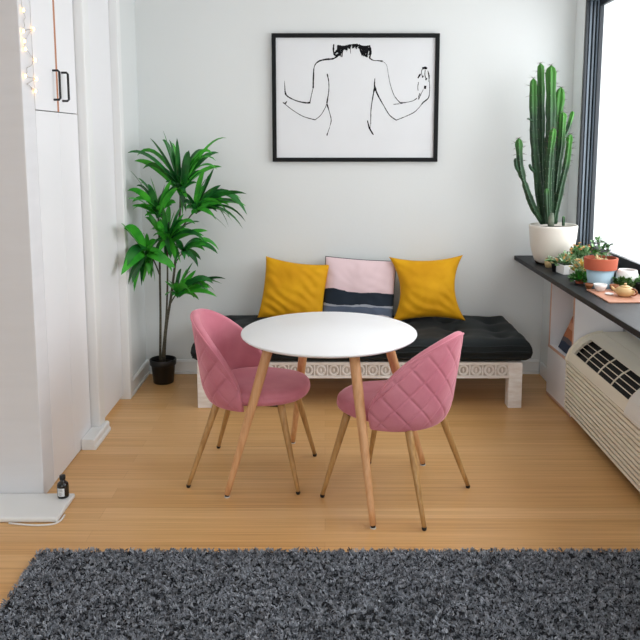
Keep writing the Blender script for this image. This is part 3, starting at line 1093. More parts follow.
for (bp, dep, tips, share) in heads:
    lb = MB()
    b0 = P(bp[0], bp[1], dep)
    more = [(bp[0] + (tx - bp[0]) * pr.uniform(0.7, 0.98) + pr.uniform(-6, 6), bp[1] + (ty - bp[1]) * pr.uniform(0.7, 0.98) + pr.uniform(-4, 7), ar + 0.22)
            for (tx, ty, ar) in tips]
    for (tx, ty, ar) in tips + more:
        dd = dep + pr.uniform(-0.13, 0.10)
        tipp = P(tx, ty, dd)
        tw = tipp + PO
        if tw.x < -1.192:                          # stays clear of the wall: leans out into the room instead
            tw = Vector((0, 0, CH)) + (tw - Vector((0, 0, CH))) * (-1.192 / tw.x)
            tipp = tw - PO
        ln = (tipp - b0).length
        st = b0 + Vector((pr.uniform(-.012, .012), pr.uniform(-.015, .015), pr.uniform(-.03, .03)))
        wv = 0.062 if bp == (147, 251) else pr.uniform(0.032, 0.047)
        leaf(lb, st, tipp, min(wv, ln * 0.3), ar * 1.15, pr.uniform(0.35, 1.15) * pr.choice((-1, 1, 1)), 1 if pr.random() < share else 0)
    for k in range(8):                                      # leaves that point towards and away from the room
        a = pr.uniform(0, 2 * PI)
        ln = pr.uniform(0.10, 0.20)
        tipp = b0 + Vector((math.cos(a) * ln * 0.5, -abs(math.sin(a)) * ln if k % 3 else abs(math.sin(a)) * ln * 0.7, pr.uniform(-0.06, 0.12)))
        if (tipp + PO).x < -1.20:
            tipp.x = -1.20 - PO.x
        leaf(lb, b0, tipp, pr.uniform(0.026, 0.038), pr.uniform(0.1, 0.3), pr.uniform(-.7, .7), 1 if pr.random() < share else 0)
    lb.build('foliage', [M['leaf'], M['leaf_young']], pl, smooth=True)

# ================================================================== WINDOW SHELF
ZS = 0.825
sh = MB().box(1.283, 1.632, 1.0, 5.1295, 0.796, ZS)
tag(sh.build('window_shelf', M['slab'], None, bevel=0.003), 'long black-stained wooden shelf under the window holding the potted plants', 'shelf')

# ================================================================== CABINET UNDER THE SHELF
cx0, cx1, cya, cyb, cz1 = 1.419, 1.708, 4.29, 4.700, 0.7945
cb = thing('low_cabinet', 'white cabinet with pale wood edges under the black shelf, beyond the air conditioner', 'cabinet', ((cx0 + cx1) / 2, (cya + cyb) / 2, 0), math.radians(2.5))
cox, coy = cb.location.x, cb.location.y
bdy = MB()
bdy.box(cx0 + 0.002 - cox, cx1 - cox, cyb - 0.018 - coy, cyb - coy, 0.0, cz1)
bdy.box(cx0 + 0.002 - cox, cx1 - cox, cya - coy, cya + 0.018 - coy, 0.0, cz1)
bdy.box(cx1 - 0.012 - cox, cx1 - cox, cya + 0.018 - coy, cyb - 0.018 - coy, 0.0, cz1)
bdy.box(cx0 + 0.002 - cox, cx1 - 0.012 - cox, cya + 0.018 - coy, cyb - 0.018 - coy, cz1 - 0.018, cz1)
bdy.build('body', M['laminate'], cb)
MB().box(cx0 + 0.002 - cox, cx1 - 0.012 - cox, cya + 0.018 - coy, cyb - 0.018 - coy, 0.312, 0.328).build('shelf_board', M['laminate'], cb)
MB().box(cx0 - 0.004 - cox, cx0 + 0.0015 - cox, cya + 0.002 - coy, cyb - 0.002 - coy, 0.022, 0.311).build('front_panel', M['laminate'], cb)
for (x0, y0, y1, z0, z1) in ((cx0 - 0.001, cyb - 0.018, cyb, 0.329, cz1), (cx0 - 0.001, cya, cya + 0.018, 0.329, cz1),
                             (cx0 - 0.004, cya, cyb, 0.3115, 0.329), (cx0 - 0.004, cya, cyb, 0.004, 0.0215)):
    MB().box(x0 - cox, cx0 + 0.0018 - cox, y0 - coy, y1 - coy, z0, z1).build('edge_band', M['ply_pale'], cb, bevel=0.001, segs=1)

MB().box(cx0 + 0.004 - cox, cx1 - 0.02 - cox, 4.09 - coy, cya - coy, 0.0, 0.046).build('base_board', M['ply_pale'], cb, bevel=0.012, segs=3)
# magazine leaning in the open compartment
mg_m = ramp_material('magazine_cover', 'Z', [(0.0, srgb(52, 62, 82)), (0.075, srgb(98, 92, 98)), (0.105, srgb(176, 110, 76)), (0.16, srgb(206, 150, 120)), (0.20, srgb(176, 104, 80)), (0.245, srgb(222, 96, 90))],
                     wob=0.05, wscale=14)
mg = thing('magazine', 'glossy magazine leaning inside the open cabinet compartment', 'magazine', (1.443, 4.475, 0.3318))
mroll = math.radians(23)
MB().box(0.0, 0.008, -0.13, 0.13, 0.0, 0.262).build('cover', mg_m, mg, rot=(0, mroll, 0))
MB().box(0.0015, 0.0065, -0.1285, 0.1305, 0.001, 0.2605).build('pages', M['paper'], mg, rot=(0, mroll, 0), loc=(0, 0.0008, 0))

# ================================================================== AIR CONDITIONER
AYF, AYN = 4.275, 3.20                       # far and near ends
ac = thing('air_conditioner', 'cream wall air conditioner with slatted front and black top grille, under the black window shelf', 'air conditioner', (1.55, (AYF + AYN) / 2, 0))
aox, aoy = 1.55, ac.location.y
PRO = [(1.389, 0.352), (1.410, 0.404), (1.433, 0.434), (1.462, 0.462), (1.502, 0.486), (1.545, 0.502), (1.590, 0.510)]


def shrink(p, d):
    return (p[0] + d, p[1] - d)


GA, GB = 1, 4                                # the grille spans this piece of the curve
yA, yB = 4.205, 3.425
# casing: inner body carried a little under the outer skin, solid ends
inner = [(1.40, 0.055)] + [(x + 0.022, z - 0.022) for x, z in PRO] + [(1.727, 0.488), (1.727, 0.055)]
body = MB().prism([(x - aox, z) for x, z in inner], AYN + 0.005 - aoy, AYF - 0.005 - aoy)
body.build('casing', M['dark_void'], ac)
skin = MB()


def skin_strip(pts, y0, y1, th=0.012):
    n = len(pts)
    up = [(x - aox, z) for x, z in pts]
    lo = [(x - aox + th * 0.8, z - th) for x, z in pts]
    prof_ = up + lo[::-1]
    skin.prism(prof_, y0 - aoy, y1 - aoy)


def curve(a, b):
    out = []
    for i in range(a, b):
        for k in range(4):
            t = k / 4
            out.append((PRO[i][0] * (1 - t) + PRO[i + 1][0] * t, PRO[i][1] * (1 - t) + PRO[i + 1][1] * t))
    out.append(PRO[b])
    return out


skin_strip(curve(0, GA), AYN, AYF)                          # band under the grille
skin_strip(curve(GB, len(PRO) - 1), AYN, AYF)
skin_strip(curve(GA, GB), yA, AYF)
skin_strip(curve(GA, GB), AYN, yB)
# top deck and end plates
skin.box(1.588 - aox, 1.728 - aox, AYN - aoy, AYF - aoy, 0.496, 0.512)
endp = [(1.392, 0.05), (1.389, 0.352)] + curve(0, len(PRO) - 1)[1:] + [(1.728, 0.512), (1.728, 0.05)]
skin.prism([(x - aox, z) for x, z in endp], AYF - aoy, AYF + 0.004 - aoy)
skin.prism([(x - aox, z) for x, z in endp], AYN - 0.004 - aoy, AYN - aoy)
skin.build('shell', M['ac'], ac)
rim = MB()
rp = [(1.392, 0.34)] + curve(0, len(PRO) - 1)
rim.tube([(x - aox, AYF - 0.004 - aoy, z + 0.002) for x, z in rp], 0.009, 10)
rim.build('end_rim', M['ac'], ac, smooth=True)
# slatted front
lv = []
n_sl = 12
za, zb_ = 0.05, 0.348
pit = (zb_ - za) / n_sl
for k_ in range(n_sl):
    z = za + pit * k_
    lv += [(1.404, z), (1.404, z + pit * 0.28), (1.389, z + pit * 0.42), (1.391, z + pit * 0.98)]
lv = lv + [(1.389, zb_), (1.41, zb_), (1.41, za)]
MB().prism([(x - aox, z) for x, z in lv], AYN - aoy, AYF - 0.006 - aoy).build('slatted_front', M['ac'], ac)
# grille: long bars and short cross ribs
gr = MB()
cg = curve(GA, GB)
for f in (0.0, 0.25, 0.5, 0.75, 1.0):
    q = cg[int(round(f * (len(cg) - 1)))]
    gr.tube([(q[0] - aox, yA + 0.004 - aoy, q[1] - 0.003), (q[0] - aox, yB - 0.004 - aoy, q[1] - 0.003)], 0.0026, 8)
gr.build('grille_bars', M['ac'], ac, smooth=True)
for k_ in range(1, 4):
    y = yA + (yB - yA) * k_ / 4.2
    MB().tube([(x - aox, y - aoy, z - 0.006) for x, z in cg], 0.0045, 8).build('grille_rib', M['ac'], ac, smooth=True)
# rounded control cover at the near end
cv = MB()
cpts = [(1.386, 0.335)] + curve(0, 5)
upc = [(x - 0.006 - aox, z + 0.008) for x, z in cpts]
loc_ = [(x + 0.004 - aox, z - 0.004) for x, z in cpts]
cv.prism(upc + loc_[::-1], AYN + 0.012 - aoy, 3.405 - aoy)
cv.build('control_cover', M['ac_light'], ac, bevel=0.006, segs=3)
# feet down to the floor
for y in (AYN + 0.08, AYF - 0.26):
    MB().box(1.46 - aox, 1.66 - aox, y - 0.03 - aoy, y + 0.03 - aoy, 0, 0.056).build('foot', M['dark_void'], ac)

# ================================================================== CACTUS
ck = thing('potted_cactus', 'tall many-armed green column cactus in a round off-white pot on the window shelf', 'cactus', (1.438, 4.79, ZS))
CO = Vector(ck.location)
MB().lathe([(0.092, 0.0), (0.100, 0.004), (0.106, 0.012)], n=48).build('pot_foot', M['soil'], ck, smooth=True)
MB().lathe([(0.094, 0.010), (0.108, 0.022), (0.123, 0.060), (0.136, 0.110), (0.143, 0.165), (0.148, 0.232), (0.1485, 0.243), (0.145, 0.248), (0.137, 0.246), (0.134, 0.225)],
           n=64).build('pot', M['planter'], ck, smooth=True)
MB().lathe([(0.0001, 0.226), (0.08, 0.229), (0.1335, 0.224), (0.1335, 0.215)], n=32).build('soil', M['soil'], ck, smooth=True)


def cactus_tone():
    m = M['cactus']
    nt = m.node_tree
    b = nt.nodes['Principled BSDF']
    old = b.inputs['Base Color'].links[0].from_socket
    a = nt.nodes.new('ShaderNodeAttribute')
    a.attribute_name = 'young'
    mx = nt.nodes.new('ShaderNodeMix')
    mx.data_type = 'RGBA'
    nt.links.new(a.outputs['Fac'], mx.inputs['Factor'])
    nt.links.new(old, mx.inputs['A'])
    mx.inputs['B'].default_value = srgb(60, 128, 38)  # brighter green mixed in towards the tip of each arm
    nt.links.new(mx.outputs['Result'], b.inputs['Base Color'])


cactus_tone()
cr = random.Random(21)
CD = 4.79


def C(px, py, dy):
    return W(px, py, CD + dy) - CO


def column(pts, rad, ribs=5, tip_green=0.35, spin=0.0, waist=None, spiny=True):
    """one ribbed arm; young = share of its length that is fresh green"""
    rad *= 0.93
    P_ = [Vector(p) for p in pts]
    q = []
    n = len(P_)
    for i in range(n - 1):
        p0, p1, p2, p3 = P_[max(i - 1, 0)], P_[i], P_[i + 1], P_[min(i + 2, n - 1)]
        for k in range(10):
            t = k / 10
            q.append(0.5 * ((2 * p1) + (p2 - p0) * t + (2 * p0 - 5 * p1 + 4 * p2 - p3) * t * t + (3 * p1 - p0 - 3 * p2 + p3) * t ** 3))
    q.append(P_[-1])
    m = len(q)
    L_ = sum((q[i + 1] - q[i]).length for i in range(m - 1))
    ks = 6
    N = ribs * ks
    vs, fs, yv = [], [], []
    mb = MB()
    u = Vector((1, 0, 0))
    rim_pts = []
    acc = 0
    for i, p in enumerate(q):
        t = (q[min(i + 1, m - 1)] - q[max(i - 1, 0)]).normalized()
        u = (u - t * u.dot(t)).normalized()
        w_ = t.cross(u)
        if i:
            acc += (q[i] - q[i - 1]).length
        rem = L_ - acc
        tipf = min(1, math.sqrt(max(0.0, 1 - max(0, 1 - rem / (rad * 1.8)) ** 2)) + 0.04)
        basef = 0.72 + 0.28 * min(1, acc / 0.07)
        wz = 1.0
        if waist:
            for (wp_, wd_) in waist:
                wz -= wd_ * math.exp(-((acc / L_ - wp_) / 0.04) ** 2)
        rr = rad * tipf * basef * wz * (1 + 0.08 * math.sin(acc * 34 + spin * 5) + 0.04 * math.sin(acc * 75 + spin))
        for k in range(N):
            a = 2 * PI * k / N + spin
            f = (k % ks) / ks
            rib = abs(f - 0.5) * 2                       # 1 on the ridge
            rk = rr * (0.52 + 0.50 * rib ** 1.5)
            if k % ks == 0:
                rk *= 1 + 0.05 * math.sin(acc * 260 + k)
            vs.append(p + (u * math.cos(a) + w_ * math.sin(a)) * rk)
            yv.append(max(0, min(1, ((acc / L_) - (1 - tip_green * 0.8)) / 0.3)) if tip_green > 0 else 0)
        if spiny and i % 2 == 0 and acc > 0.05:
            for k in range(0, N, ks):
                a = 2 * PI * k / N + spin
                dirv = (u * math.cos(a) + w_ * math.sin(a))
                rim_pts.append((p + dirv * rr * 1.0, (dirv + t * cr.uniform(-0.3, 0.5)).normalized(), rem))
    for i in range(m - 1):
        for k in range(N):
            k2 = (k + 1) % N
            fs.append((i * N + k, i * N + k2, (i + 1) * N + k2, (i + 1) * N + k))
    fs.append(tuple((m - 1) * N + k for k in range(N)))
    fs.append(tuple(range(N - 1, -1, -1)))
    mb.add(vs, fs)
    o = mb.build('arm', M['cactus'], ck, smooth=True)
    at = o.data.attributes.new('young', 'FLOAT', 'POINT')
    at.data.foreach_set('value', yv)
    if spiny:
        sp = MB()
        for p, d, rem in rim_pts:
            for k in range(2):
                dd = (d + Vector((cr.uniform(-.5, .5), cr.uniform(-.5, .5), cr.uniform(-.4, .4)))).normalized()
                ln = cr.uniform(0.008, 0.016) * (2.6 if rem < 0.16 else 0.9)
                s = dd.cross(Vector((0.3, 0.2, 1))).normalized() * 0.0012
                s2 = dd.cross(s).normalized() * 0.0012
                b_ = p - dd * 0.002
                if k == 0:                        # pale woolly areole the spines sit in
                    e_ = 0.0022
                    sp.add([p + Vector(v_) * e_ for v_ in ((1, 0, 0), (0, 1, 0), (-1, 0, 0), (0, -1, 0), (0, 0, 1), (0, 0, -1))],
                           [(0, 1, 4), (1, 2, 4), (2, 3, 4), (3, 0, 4), (1, 0, 5), (2, 1, 5), (3, 2, 5), (0, 3, 5)], 1)
                sp.add([b_ + s, b_ - s * 0.5 + s2, b_ - s * 0.5 - s2, b_ + dd * ln], [(0, 1, 3), (1, 2, 3), (2, 0, 3), (0, 2, 1)])
        s_ = sp.build('spines', [M['spine'], M['succ_pale']], o)
        s_['kind'] = 'stuff'
    return o


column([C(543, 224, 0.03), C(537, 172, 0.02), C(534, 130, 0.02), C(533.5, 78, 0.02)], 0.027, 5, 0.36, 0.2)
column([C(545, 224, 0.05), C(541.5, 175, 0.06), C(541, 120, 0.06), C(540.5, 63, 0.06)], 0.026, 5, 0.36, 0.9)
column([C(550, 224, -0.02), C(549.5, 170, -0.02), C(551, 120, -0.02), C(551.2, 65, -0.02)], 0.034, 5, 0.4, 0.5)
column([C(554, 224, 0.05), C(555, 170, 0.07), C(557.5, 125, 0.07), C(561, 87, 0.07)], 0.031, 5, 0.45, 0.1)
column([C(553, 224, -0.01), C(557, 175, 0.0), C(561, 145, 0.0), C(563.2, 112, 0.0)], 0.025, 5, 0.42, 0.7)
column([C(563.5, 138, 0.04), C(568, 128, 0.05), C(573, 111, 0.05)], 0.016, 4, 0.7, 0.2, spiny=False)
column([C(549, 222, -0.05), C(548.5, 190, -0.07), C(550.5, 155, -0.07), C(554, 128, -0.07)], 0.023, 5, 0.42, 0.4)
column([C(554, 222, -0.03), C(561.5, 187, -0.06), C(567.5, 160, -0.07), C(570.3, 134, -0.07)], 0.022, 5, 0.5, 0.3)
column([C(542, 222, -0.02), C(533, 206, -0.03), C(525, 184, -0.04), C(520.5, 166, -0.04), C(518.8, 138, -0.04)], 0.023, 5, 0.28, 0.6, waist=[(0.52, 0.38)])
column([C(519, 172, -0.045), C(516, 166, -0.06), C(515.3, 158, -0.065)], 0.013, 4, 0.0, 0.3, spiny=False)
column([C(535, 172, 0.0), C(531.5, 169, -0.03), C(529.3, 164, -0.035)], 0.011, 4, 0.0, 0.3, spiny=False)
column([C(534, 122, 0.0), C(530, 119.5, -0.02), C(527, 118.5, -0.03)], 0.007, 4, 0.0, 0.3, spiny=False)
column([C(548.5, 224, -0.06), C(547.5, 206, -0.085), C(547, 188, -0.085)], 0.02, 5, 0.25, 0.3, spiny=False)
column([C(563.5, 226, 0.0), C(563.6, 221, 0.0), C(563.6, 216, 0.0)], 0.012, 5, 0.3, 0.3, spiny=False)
MB().tube([C(551, 227, -0.07), C(551, 221, -0.075), C(551, 213, -0.075)], [0.021, 0.02, 0.017], 12).build('stump', M['cactus_old'], ck, smooth=True)


# ================================================================== SMALL PLANTS AND TEA THINGS ON THE SHELF
def rosette(mb, c, r, n, mi, rnd, rise=0.5, wfac=0.42):
    c = Vector(c)
    for ring in range(3):
        for k in range(n):
            a = 2 * PI * k / n + ring * 0.5 + rnd.uniform(-.15, .15)
            el = 0.25 + 0.42 * ring + rnd.uniform(-.1, .1)
            L_ = r * (1 - 0.24 * ring)
            tip = c + Vector((math.cos(a) * math.cos(el), math.sin(a) * math.cos(el), math.sin(el) * rise * 1.6)) * L_
            leaf(mb, c, tip, L_ * wfac * 1.6, 0.06, 0, mi, nseg=5, fold=0.45)


def bush(mb, c, rad, n, size, mis, rnd, zs=0.8):
    """small leaves standing all over a low mound, each on a short stalk"""
    c = Vector(c)
    for k in range(n):
        a = rnd.uniform(0, 2 * PI)
        el = math.asin(rnd.uniform(0.0, 1.0))
        d = Vector((math.cos(a) * math.cos(el), math.sin(a) * math.cos(el), math.sin(el) * zs))
        b = c + d * rad * rnd.uniform(0.45, 0.85)
        tip = b + (d + Vector((rnd.uniform(-.6, .6), rnd.uniform(-.6, .6), rnd.uniform(-.2, .6)))).normalized() * size * rnd.uniform(0.7, 1.3)
        leaf(mb, b, tip, size * 0.55, 0.1, rnd.uniform(-.9, .9), rnd.choice(mis), nseg=4, fold=0.3)
        if k % 5 == 0:
            mb.tube([c, c.lerp(b, 0.6), b], 0.0012, 4, cap=False, mi=mis[0])


sr = random.Random(4)

# small tan round pot at the far left of the group
t = thing('tan_pot', 'small tan round clay pot standing left of the white planters', 'pot', (1.372, 4.63, ZS))
MB().lathe([(0.014, 0), (0.019, 0.003), (0.0255, 0.022), (0.026, 0.036), (0.021, 0.052), (0.0225, 0.057), (0.019, 0.057), (0.017, 0.046)], n=28).build('pot', M['tan_pot'], t, smooth=True)
mb = MB()
bush(mb, (0, 0, 0.048), 0.022, 22, 0.018, [0], sr)
mb.build('plant', [M['succ_pale']], t, smooth=True)

t = thing('succulent', 'small pale green succulent in a dark pot between tan pot and white planters', 'plant', (1.372, 4.50, ZS))
MB().lathe([(0.016, 0), (0.018, 0.002), (0.023, 0.044), (0.025, 0.047), (0.022, 0.047), (0.021, 0.040), (0.0001, 0.040)], n=24).build('pot', M['pot_black'], t, smooth=True)
mb = MB()
for dx, dy, dz, r in ((0, 0, 0.05, 0.04), (0.03, 0.02, 0.06, 0.034), (-0.03, 0.015, 0.055, 0.034), (0.005, -0.03, 0.046, 0.03)):
    mb.tube([(0, 0, 0.036), (dx, dy, dz)], 0.0025, 6)
    rosette(mb, (dx, dy, dz), r, 8, 0, sr)
mb.build('rosettes', [M['succ']], t, smooth=True)


def box_planter(label, loc, w_, d_, h_, rz, mats, fn):
    t_ = thing('planter_box', label, 'planter', loc, rz)
    b_ = MB()
    b_.box(-w_ / 2, w_ / 2, -d_ / 2, d_ / 2, 0, 0.006)
    th = 0.006
    b_.box(-w_ / 2, w_ / 2, -d_ / 2, -d_ / 2 + th, 0.006, h_)
    b_.box(-w_ / 2, w_ / 2, d_ / 2 - th, d_ / 2, 0.006, h_)
    b_.box(-w_ / 2, -w_ / 2 + th, -d_ / 2 + th, d_ / 2 - th, 0.006, h_)
    b_.box(w_ / 2 - th, w_ / 2, -d_ / 2 + th, d_ / 2 - th, 0.006, h_)
    b_.build('box', M['white_cer'], t_, bevel=0.002)
    MB().box(-w_ / 2 + th, w_ / 2 - th, -d_ / 2 + th, d_ / 2 - th, 0.006, h_ - 0.008).build('soil', M['soil'], t_)
    m_ = MB()
    fn(m_, h_)
    m_.build('plants', mats, t_, smooth=True)
    return t_


def pl1(m_, h_):
    for dx, dy, r, mi in ((-0.025, -0.01, 0.038, 0), (0.02, 0.0, 0.04, 1), (-0.02, 0.035, 0.036, 0), (0.028, 0.04, 0.034, 0)):
        rosette(m_, (dx, dy, h_ + 0.004), r, 9, mi, sr)
    bush(m_, (0.0, 0.015, h_ - 0.01), 0.062, 150, 0.026, [0, 0, 1, 1, 2], sr, 1.25)


box_planter('white square planter of pale green succulents, the further left of the two white planters', (1.425, 4.43, ZS), 0.098, 0.10, 0.055, 0.15,
            [M['succ'], M['succ_pale'], M['flower']], pl1)


def pl2(m_, h_):
    rosette(m_, (-0.02, -0.02, h_), 0.036, 9, 1, sr)
    bush(m_, (0.0, 0.0, h_ - 0.01), 0.062, 130, 0.026, [0, 1, 1, 2, 3, 3], sr, 1.25)
    for k in range(10):
        a = sr.uniform(0, 2 * PI)
        c = Vector((math.cos(a) * 0.03, math.sin(a) * 0.03, h_ + sr.uniform(0.02, 0.06)))
        m_.tube([(c.x * 0.5, c.y * 0.5, h_ - 0.01), c], 0.0014, 5)
        for q in range(6):
            b = q * PI / 3
            leaf(m_, c, c + Vector((math.cos(b) * 0.014, math.sin(b) * 0.014, 0.005)), 0.011, 0.1, 0, 2 + (k % 3 == 0), nseg=3)


box_planter('white square planter with orange and yellow flowering succulents, nearer the blue pot', (1.432, 4.215, ZS), 0.098, 0.10, 0.052, 0.1,
            [M['succ'], M['succ_pale'], M['flower'], M['flower_y']], pl2)

# bushy plants further back, behind the white planters
t = thing('flowering_plant', 'bushy green plant with small orange flowers behind the white planters', 'plant', (1.530, 4.54, ZS))
MB().lathe([(0.03, 0), (0.032, 0.003), (0.04, 0.062), (0.043, 0.066), (0.038, 0.066), (0.037, 0.056), (0.0001, 0.056)], n=28).build('pot', M['white_cer'], t, smooth=True)
mb = MB()
bush(mb, (0, 0, 0.06), 0.085, 330, 0.024, [0, 0, 0, 1], sr, 1.1)
for k in range(16):
    a = sr.uniform(0, 2 * PI)
    c = Vector((math.cos(a) * 0.06, math.sin(a) * 0.06 - 0.015, 0.07 + sr.uniform(0.03, 0.09)))
    for q in range(6):
        b = q * PI / 3
        leaf(mb, c, c + Vector((math.cos(b) * 0.013, math.sin(b) * 0.013, sr.uniform(0, 0.012))), 0.011, 0.1, 0, 2, nseg=3)
mb.build('foliage', [M['succ'], M['succ_dark'], M['flower']], t, smooth=True)

t = thing('leafy_plant', 'low bushy plant with purplish and pink leaves at the foot of window frame', 'plant', (1.565, 4.33, ZS))
MB().lathe([(0.028, 0), (0.03, 0.003), (0.037, 0.06), (0.04, 0.064), (0.035, 0.064), (0.034, 0.054), (0.0001, 0.054)], n=28).build('pot', M['terracotta'], t, smooth=True)
mb = MB()
bush(mb, (0, 0, 0.075), 0.074, 260, 0.026, [0, 1, 1, 2, 3], sr, 1.15)
mb.build('foliage', [M['succ_dark'], M['succ_purple'], M['flower_p'], M['succ_pale']], t, smooth=True)

# dark green plant in front of the blue pot
t = thing('small_plant', 'small dark green leafy plant in front, between white planter and blue pot', 'plant', (1.388, 4.105, ZS))
MB().lathe([(0.018, 0), (0.02, 0.002), (0.026, 0.030), (0.028, 0.033), (0.025, 0.033), (0.024, 0.027), (0.0001, 0.027)], n=24).build('pot', M['terracotta'], t, smooth=True)
mb = MB()
bush(mb, (0, 0, 0.014), 0.050, 170, 0.028, [0, 0, 0, 1], sr, 0.95)
mb.build('foliage', [M['succ_dark'], M['leaf_young']], t, smooth=True)

# terracotta pot with pale blue lower half
t = thing('painted_pot', 'terracotta pot painted pale blue below the rim, a sparse leafy plant growing in it', 'plant', (1.460, 4.00, ZS))
t.scale = (0.93, 0.93, 0.93)
MB().lathe([(0.060, 0), (0.062, 0.003), (0.079, 0.108)], n=48).build('pot', M['blue_glaze'], t, smooth=True)
MB().lathe([(0.078, 0.106), (0.0885, 0.107), (0.0935, 0.166), (0.0925, 0.171), (0.084, 0.172), (0.081, 0.150), (0.078, 0.110)], n=48).build('rim', M['terracotta'], t, smooth=True).modifiers.new('edge', 'EDGE_SPLIT').split_angle = math.radians(50)
MB().lathe([(0.0001, 0.152), (0.05, 0.156), (0.0805, 0.151), (0.0805, 0.145)], n=28).build('soil', M['soil'], t, smooth=True)
mb = MB()
for (bx_, by_, tx_, ty_, tz_) in ((-0.02, 0.0, -0.01, 0.02, 0.12), (0.0, 0.01, 0.03, 0.03, 0.105), (-0.03, -0.01, -0.045, 0.0, 0.075), (0.02, 0.0, 0.05, 0.01, 0.09), (-0.01, 0.03, -0.03, 0.06, 0.10)):
    b = Vector((bx_, by_, 0.150))
    tp = Vector((tx_, ty_, 0.150 + tz_ * 1.0))
    mid = b.lerp(tp, 0.5) + Vector((0.006, 0, 0.01))
    mb.tube([b, mid, tp], 0.0018, 6, mi=0)
    for k in range(22):
        f = sr.uniform(0.3, 1.05)
        c = b.lerp(tp, f)
        d = Vector((sr.uniform(-1, 1), sr.uniform(-1, 1), sr.uniform(-.1, .8))).normalized()
        leaf(mb, c, c + d * sr.uniform(0.020, 0.036), 0.018, 0.1, sr.uniform(-.8, .8), sr.choice([0, 0, 1, 2]), nseg=4)
mb.build('foliage', [M['succ'], M['succ_purple'], M['succ_dark']], t, smooth=True)
for k in range(7):
    a = sr.uniform(0, 2 * PI)
    MB().lathe([(0.0005, -0.006), (0.008, -0.003), (0.009, 0.003), (0.0005, 0.008)], (math.cos(a) * 0.035 - 0.01, math.sin(a) * 0.03 - 0.02, 0.160), n=8).build('stone', M['tan_pot'], t, smooth=True)
for bx_, by_, hx_ in ((-0.035, -0.03, 0.04), (-0.022, -0.035, 0.022)):
    MB().lathe([(0.010, -0.004), (0.009, hx_ * 0.6), (0.0005, hx_)], (bx_, by_, 0.157), n=8).build('stub', M['tan_pot'], t, smooth=True)

# round white bowl with small green plants painted round it
t = thing('bowl_planter', 'round white bowl planter with green leaves on its side, behind the blue pot', 'planter', (1.582, 3.945, ZS))
t.scale = (0.9, 0.9, 0.95)
MB().lathe([(0.030, 0), (0.036, 0.002), (0.055, 0.025), (0.063, 0.055), (0.061, 0.085), (0.052, 0.108), (0.048, 0.110), (0.045, 0.106), (0.054, 0.085), (0.056, 0.060), (0.056, 0.03), (0.0001, 0.012)],
           n=48).build('bowl', M['white_cer'], t, smooth=True)
MB().lathe([(0.0001, 0.094), (0.03, 0.095), (0.0485, 0.093), (0.0485, 0.088)], n=28).build('soil', M['soil'], t, smooth=True)
mb = MB()
for k in range(230):
    a = sr.uniform(PI * 0.95, PI * 2.05)
    z = sr.uniform(0.012, 0.060)
    r0 = 0.053 + z * 0.28
    c = Vector((math.cos(a) * r0, math.sin(a) * r0, z))
    d = Vector((math.cos(a) * 0.5 + sr.uniform(-.5, .5), math.sin(a) * 0.5 + sr.uniform(-.5, .5), sr.uniform(0.2, 1))).normalized()
    leaf(mb, c, c + d * 0.026, 0.014, 0.1, sr.uniform(-.8, .8), sr.choice([0, 0, 1]), nseg=4)
mb.build('trailing_leaves', [M['succ_dark'], M['succ']], t, smooth=True)

# tea board and what stands on it
tag(MB().box(-0.120, 0.100, -0.160, 0.158, 0, 0.007).build('tea_board', M['copper'], None, bevel=0.002, loc=(1.480, 3.755, ZS), rot=(0, 0, 0.0)),
    'flat copper-coloured board on the black shelf carrying the teapot and cups', 'board')
ZB = ZS + 0.0072
t = thing('teapot', 'small tan clay teapot with brown handle on the copper-coloured board', 'teapot', (1.487, 3.725, ZB), math.radians(-38))
t.scale = (0.95, 0.95, 0.9)
MB().lathe([(0.026, 0), (0.030, 0.002), (0.043, 0.014), (0.0485, 0.028), (0.045, 0.042), (0.033, 0.051), (0.024, 0.053)], n=40).build('body', M['teapot'], t, smooth=True)
lid = MB().lathe([(0.0255, 0.0525), (0.025, 0.056), (0.015, 0.060), (0.005, 0.062), (0.005, 0.065), (0.008, 0.069), (0.006, 0.073), (0.0003, 0.0745)], n=28)
lid.build('lid', M['teapot'], t, smooth=True)
MB().tube([(-0.040, 0.0, 0.022), (-0.056, 0.0, 0.030), (-0.066, 0.0, 0.042), (-0.072, 0.0, 0.047)], [0.012, 0.009, 0.0065, 0.005], 14).build('spout', M['teapot'], t, smooth=True)
hp = []
for k in range(13):
    a = -PI * 0.55 + PI * 1.1 * k / 12
    hp.append((0.040 + 0.024 * math.cos(a), -0.012, 0.029 + 0.018 * math.sin(a)))
MB().tube(hp, 0.0048, 10).build('handle', M['teapot_dark'], t, smooth=True)


def cup(name, label, x, y, z, r, h, m_, m2=None):
    t_ = thing(name, label, 'cup', (x, y, z))
    MB().lathe([(r * 0.5, 0), (r * 0.55, 0.002), (r * 0.62, 0.005), (r * 0.9, h * 0.6), (r, h), (r * 0.95, h), (r * 0.84, h * 0.6), (r * 0.5, 0.008), (0.0001, 0.007)], n=32).build('bowl', m_, t_, smooth=True)
    MB().lathe([(r * 0.46, -0.0), (r * 0.50, 0.0), (r * 0.50, 0.003), (r * 0.46, 0.003)], n=24).build('foot_ring', m_, t_)
    return t_


cup('tea_cup', 'white tea cup on the board, left of the tan teapot', 1.414, 3.862, ZB, 0.034, 0.036, M['white_cer'])
cup('clay_cup', 'small brown clay cup at the left end of board, beside the white cup', 1.388, 3.955, ZS, 0.022, 0.028, M['teapot_dark'])
cup('clay_cup', 'small brown clay cup behind the teapot, close under the blue pot', 1.490, 3.875, ZB, 0.024, 0.030, M['teapot_dark'])
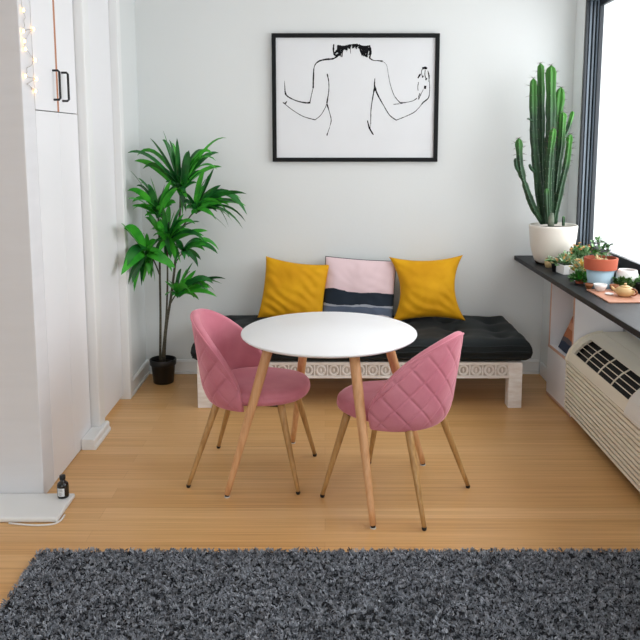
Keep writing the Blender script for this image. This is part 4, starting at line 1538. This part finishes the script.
# saucer under the white cup's right side
tag(MB().lathe([(0.010, 0), (0.014, 0.001), (0.022, 0.006), (0.021, 0.0075), (0.013, 0.003), (0.0001, 0.002)], n=28).build('saucer', M['white_cer'], None, smooth=True, loc=(1.425, 3.765, ZB)),
    'tiny white saucer lying on the board between white cup and teapot', 'saucer')
t = thing('open_box', 'small black open box by the window at the right edge, behind the teapot', 'box', (1.612, 3.825, ZS))
mb = MB().box(-0.014, 0.018, -0.045, 0.045, 0, 0.006)
for x0, x1, y0, y1 in ((-0.014, -0.010, -0.045, 0.045), (0.014, 0.018, -0.045, 0.045), (-0.010, 0.014, -0.045, -0.041), (-0.010, 0.014, 0.041, 0.045)):
    mb.box(x0, x1, y0, y1, 0.006, 0.050)
mb.build('box', M['black_frame'], t, bevel=0.0015)

# ================================================================== BLACK BOTTLE AND CABLE
t = thing('black_bottle', 'small black bottle with a white label on the white ledge at left', 'bottle', (-1.168, 3.228, 0.0222))
t.scale = (1.08, 1.08, 1.08)
MB().lathe([(0.019, 0), (0.0225, 0.002), (0.0235, 0.006), (0.0235, 0.052), (0.021, 0.061), (0.012, 0.069), (0.0095, 0.073), (0.0095, 0.080)], n=36).build('body', M['bottle'], t, smooth=True)
MB().lathe([(0.0115, 0.0775), (0.012, 0.080), (0.012, 0.092), (0.011, 0.0945), (0.0001, 0.095)], n=24).build('cap', M['black_metal'], t, smooth=True)
lb = MB()
lb.grid(15, 2, lambda i, j: (0.0239 * math.cos(-PI / 2 - 0.75 + 1.3 * i / 14), 0.0239 * math.sin(-PI / 2 - 0.75 + 1.3 * i / 14), 0.012 + 0.034 * j))
lo = lb.build('paper_label', M['label'], t, smooth=True)
tx = MB()
for z, a0, a1 in ((0.040, -0.45, 0.30), (0.035, -0.5, 0.35), (0.027, -0.4, 0.2), (0.022, -0.5, 0.3), (0.017, -0.35, 0.15)):
    tx.grid(9, 2, lambda i, j: (0.0241 * math.cos(-PI / 2 - 0.1 + a0 + (a1 - a0) * i / 8), 0.0241 * math.sin(-PI / 2 - 0.1 + a0 + (a1 - a0) * i / 8), z + 0.0012 * j))
tx.build('print_lines', M['ink'], lo)

cpts = [(-1.33, 3.026, 0.004), (-1.31, 3.022, 0.004), (-1.27, 3.014, 0.004), (-1.22, 3.008, 0.004), (-1.17, 3.010, 0.004), (-1.135, 3.022, 0.004), (-1.120, 3.050, 0.004), (-1.119, 3.10, 0.004)]
q = []
P_ = [Vector(p) for p in cpts]
for i in range(len(P_) - 1):
    p0, p1, p2, p3 = P_[max(i - 1, 0)], P_[i], P_[i + 1], P_[min(i + 2, len(P_) - 1)]
    for k in range(8):
        s = k / 8
        q.append(0.5 * ((2 * p1) + (p2 - p0) * s + (2 * p0 - 5 * p1 + 4 * p2 - p3) * s * s + (3 * p1 - p0 - 3 * p2 + p3) * s ** 3))
tag(MB().tube(q, 0.004, 8).build('cable', M['cable'], None, smooth=True), 'white cable lying on the floor along the white ledge', 'cable')

# ================================================================== LIGHT
wd = bpy.data.worlds.new('sky')
sc.world = wd
wd.use_nodes = True
bg = wd.node_tree.nodes['Background']
bg.inputs['Color'].default_value = (0.94, 0.97, 1.0, 1)
bg.inputs['Strength'].default_value = 1.0


def area(name, loc, rot, sx, sy, power, col, portal=False):
    l = bpy.data.lights.new(name, 'AREA')
    l.shape = 'RECTANGLE'
    l.size, l.size_y = sx, sy
    l.energy = power
    l.color = col
    o = bpy.data.objects.new(name, l)
    COL.objects.link(o)
    o.location = loc
    o.rotation_euler = rot
    if portal:
        l.cycles.is_portal = True
    return o


# daylight through the side window and through the open end of the room behind the camera
area('daylight_window', (2.05, 3.0, 1.75), (0, math.radians(90), 0), 1.9, 4.2, 38, (0.97, 0.985, 1.0))
area('portal_window', (1.80, 2.97, 1.66), (0, math.radians(90), 0), 1.6, 3.9, 1, (1, 1, 1), True)
area('portal_end', (-0.7, Y0 + 0.02, 1.37), (math.radians(-90), 0, 0), 5.2, 2.7, 1, (1, 1, 1), True)

vs_ = sc.view_settings
sc.display_settings.display_device = 'sRGB'
vs_.view_transform = 'Standard'
vs_.look = 'None'
vs_.gamma = 1.0
vs_.use_curve_mapping = False
vs_.exposure = 0.92
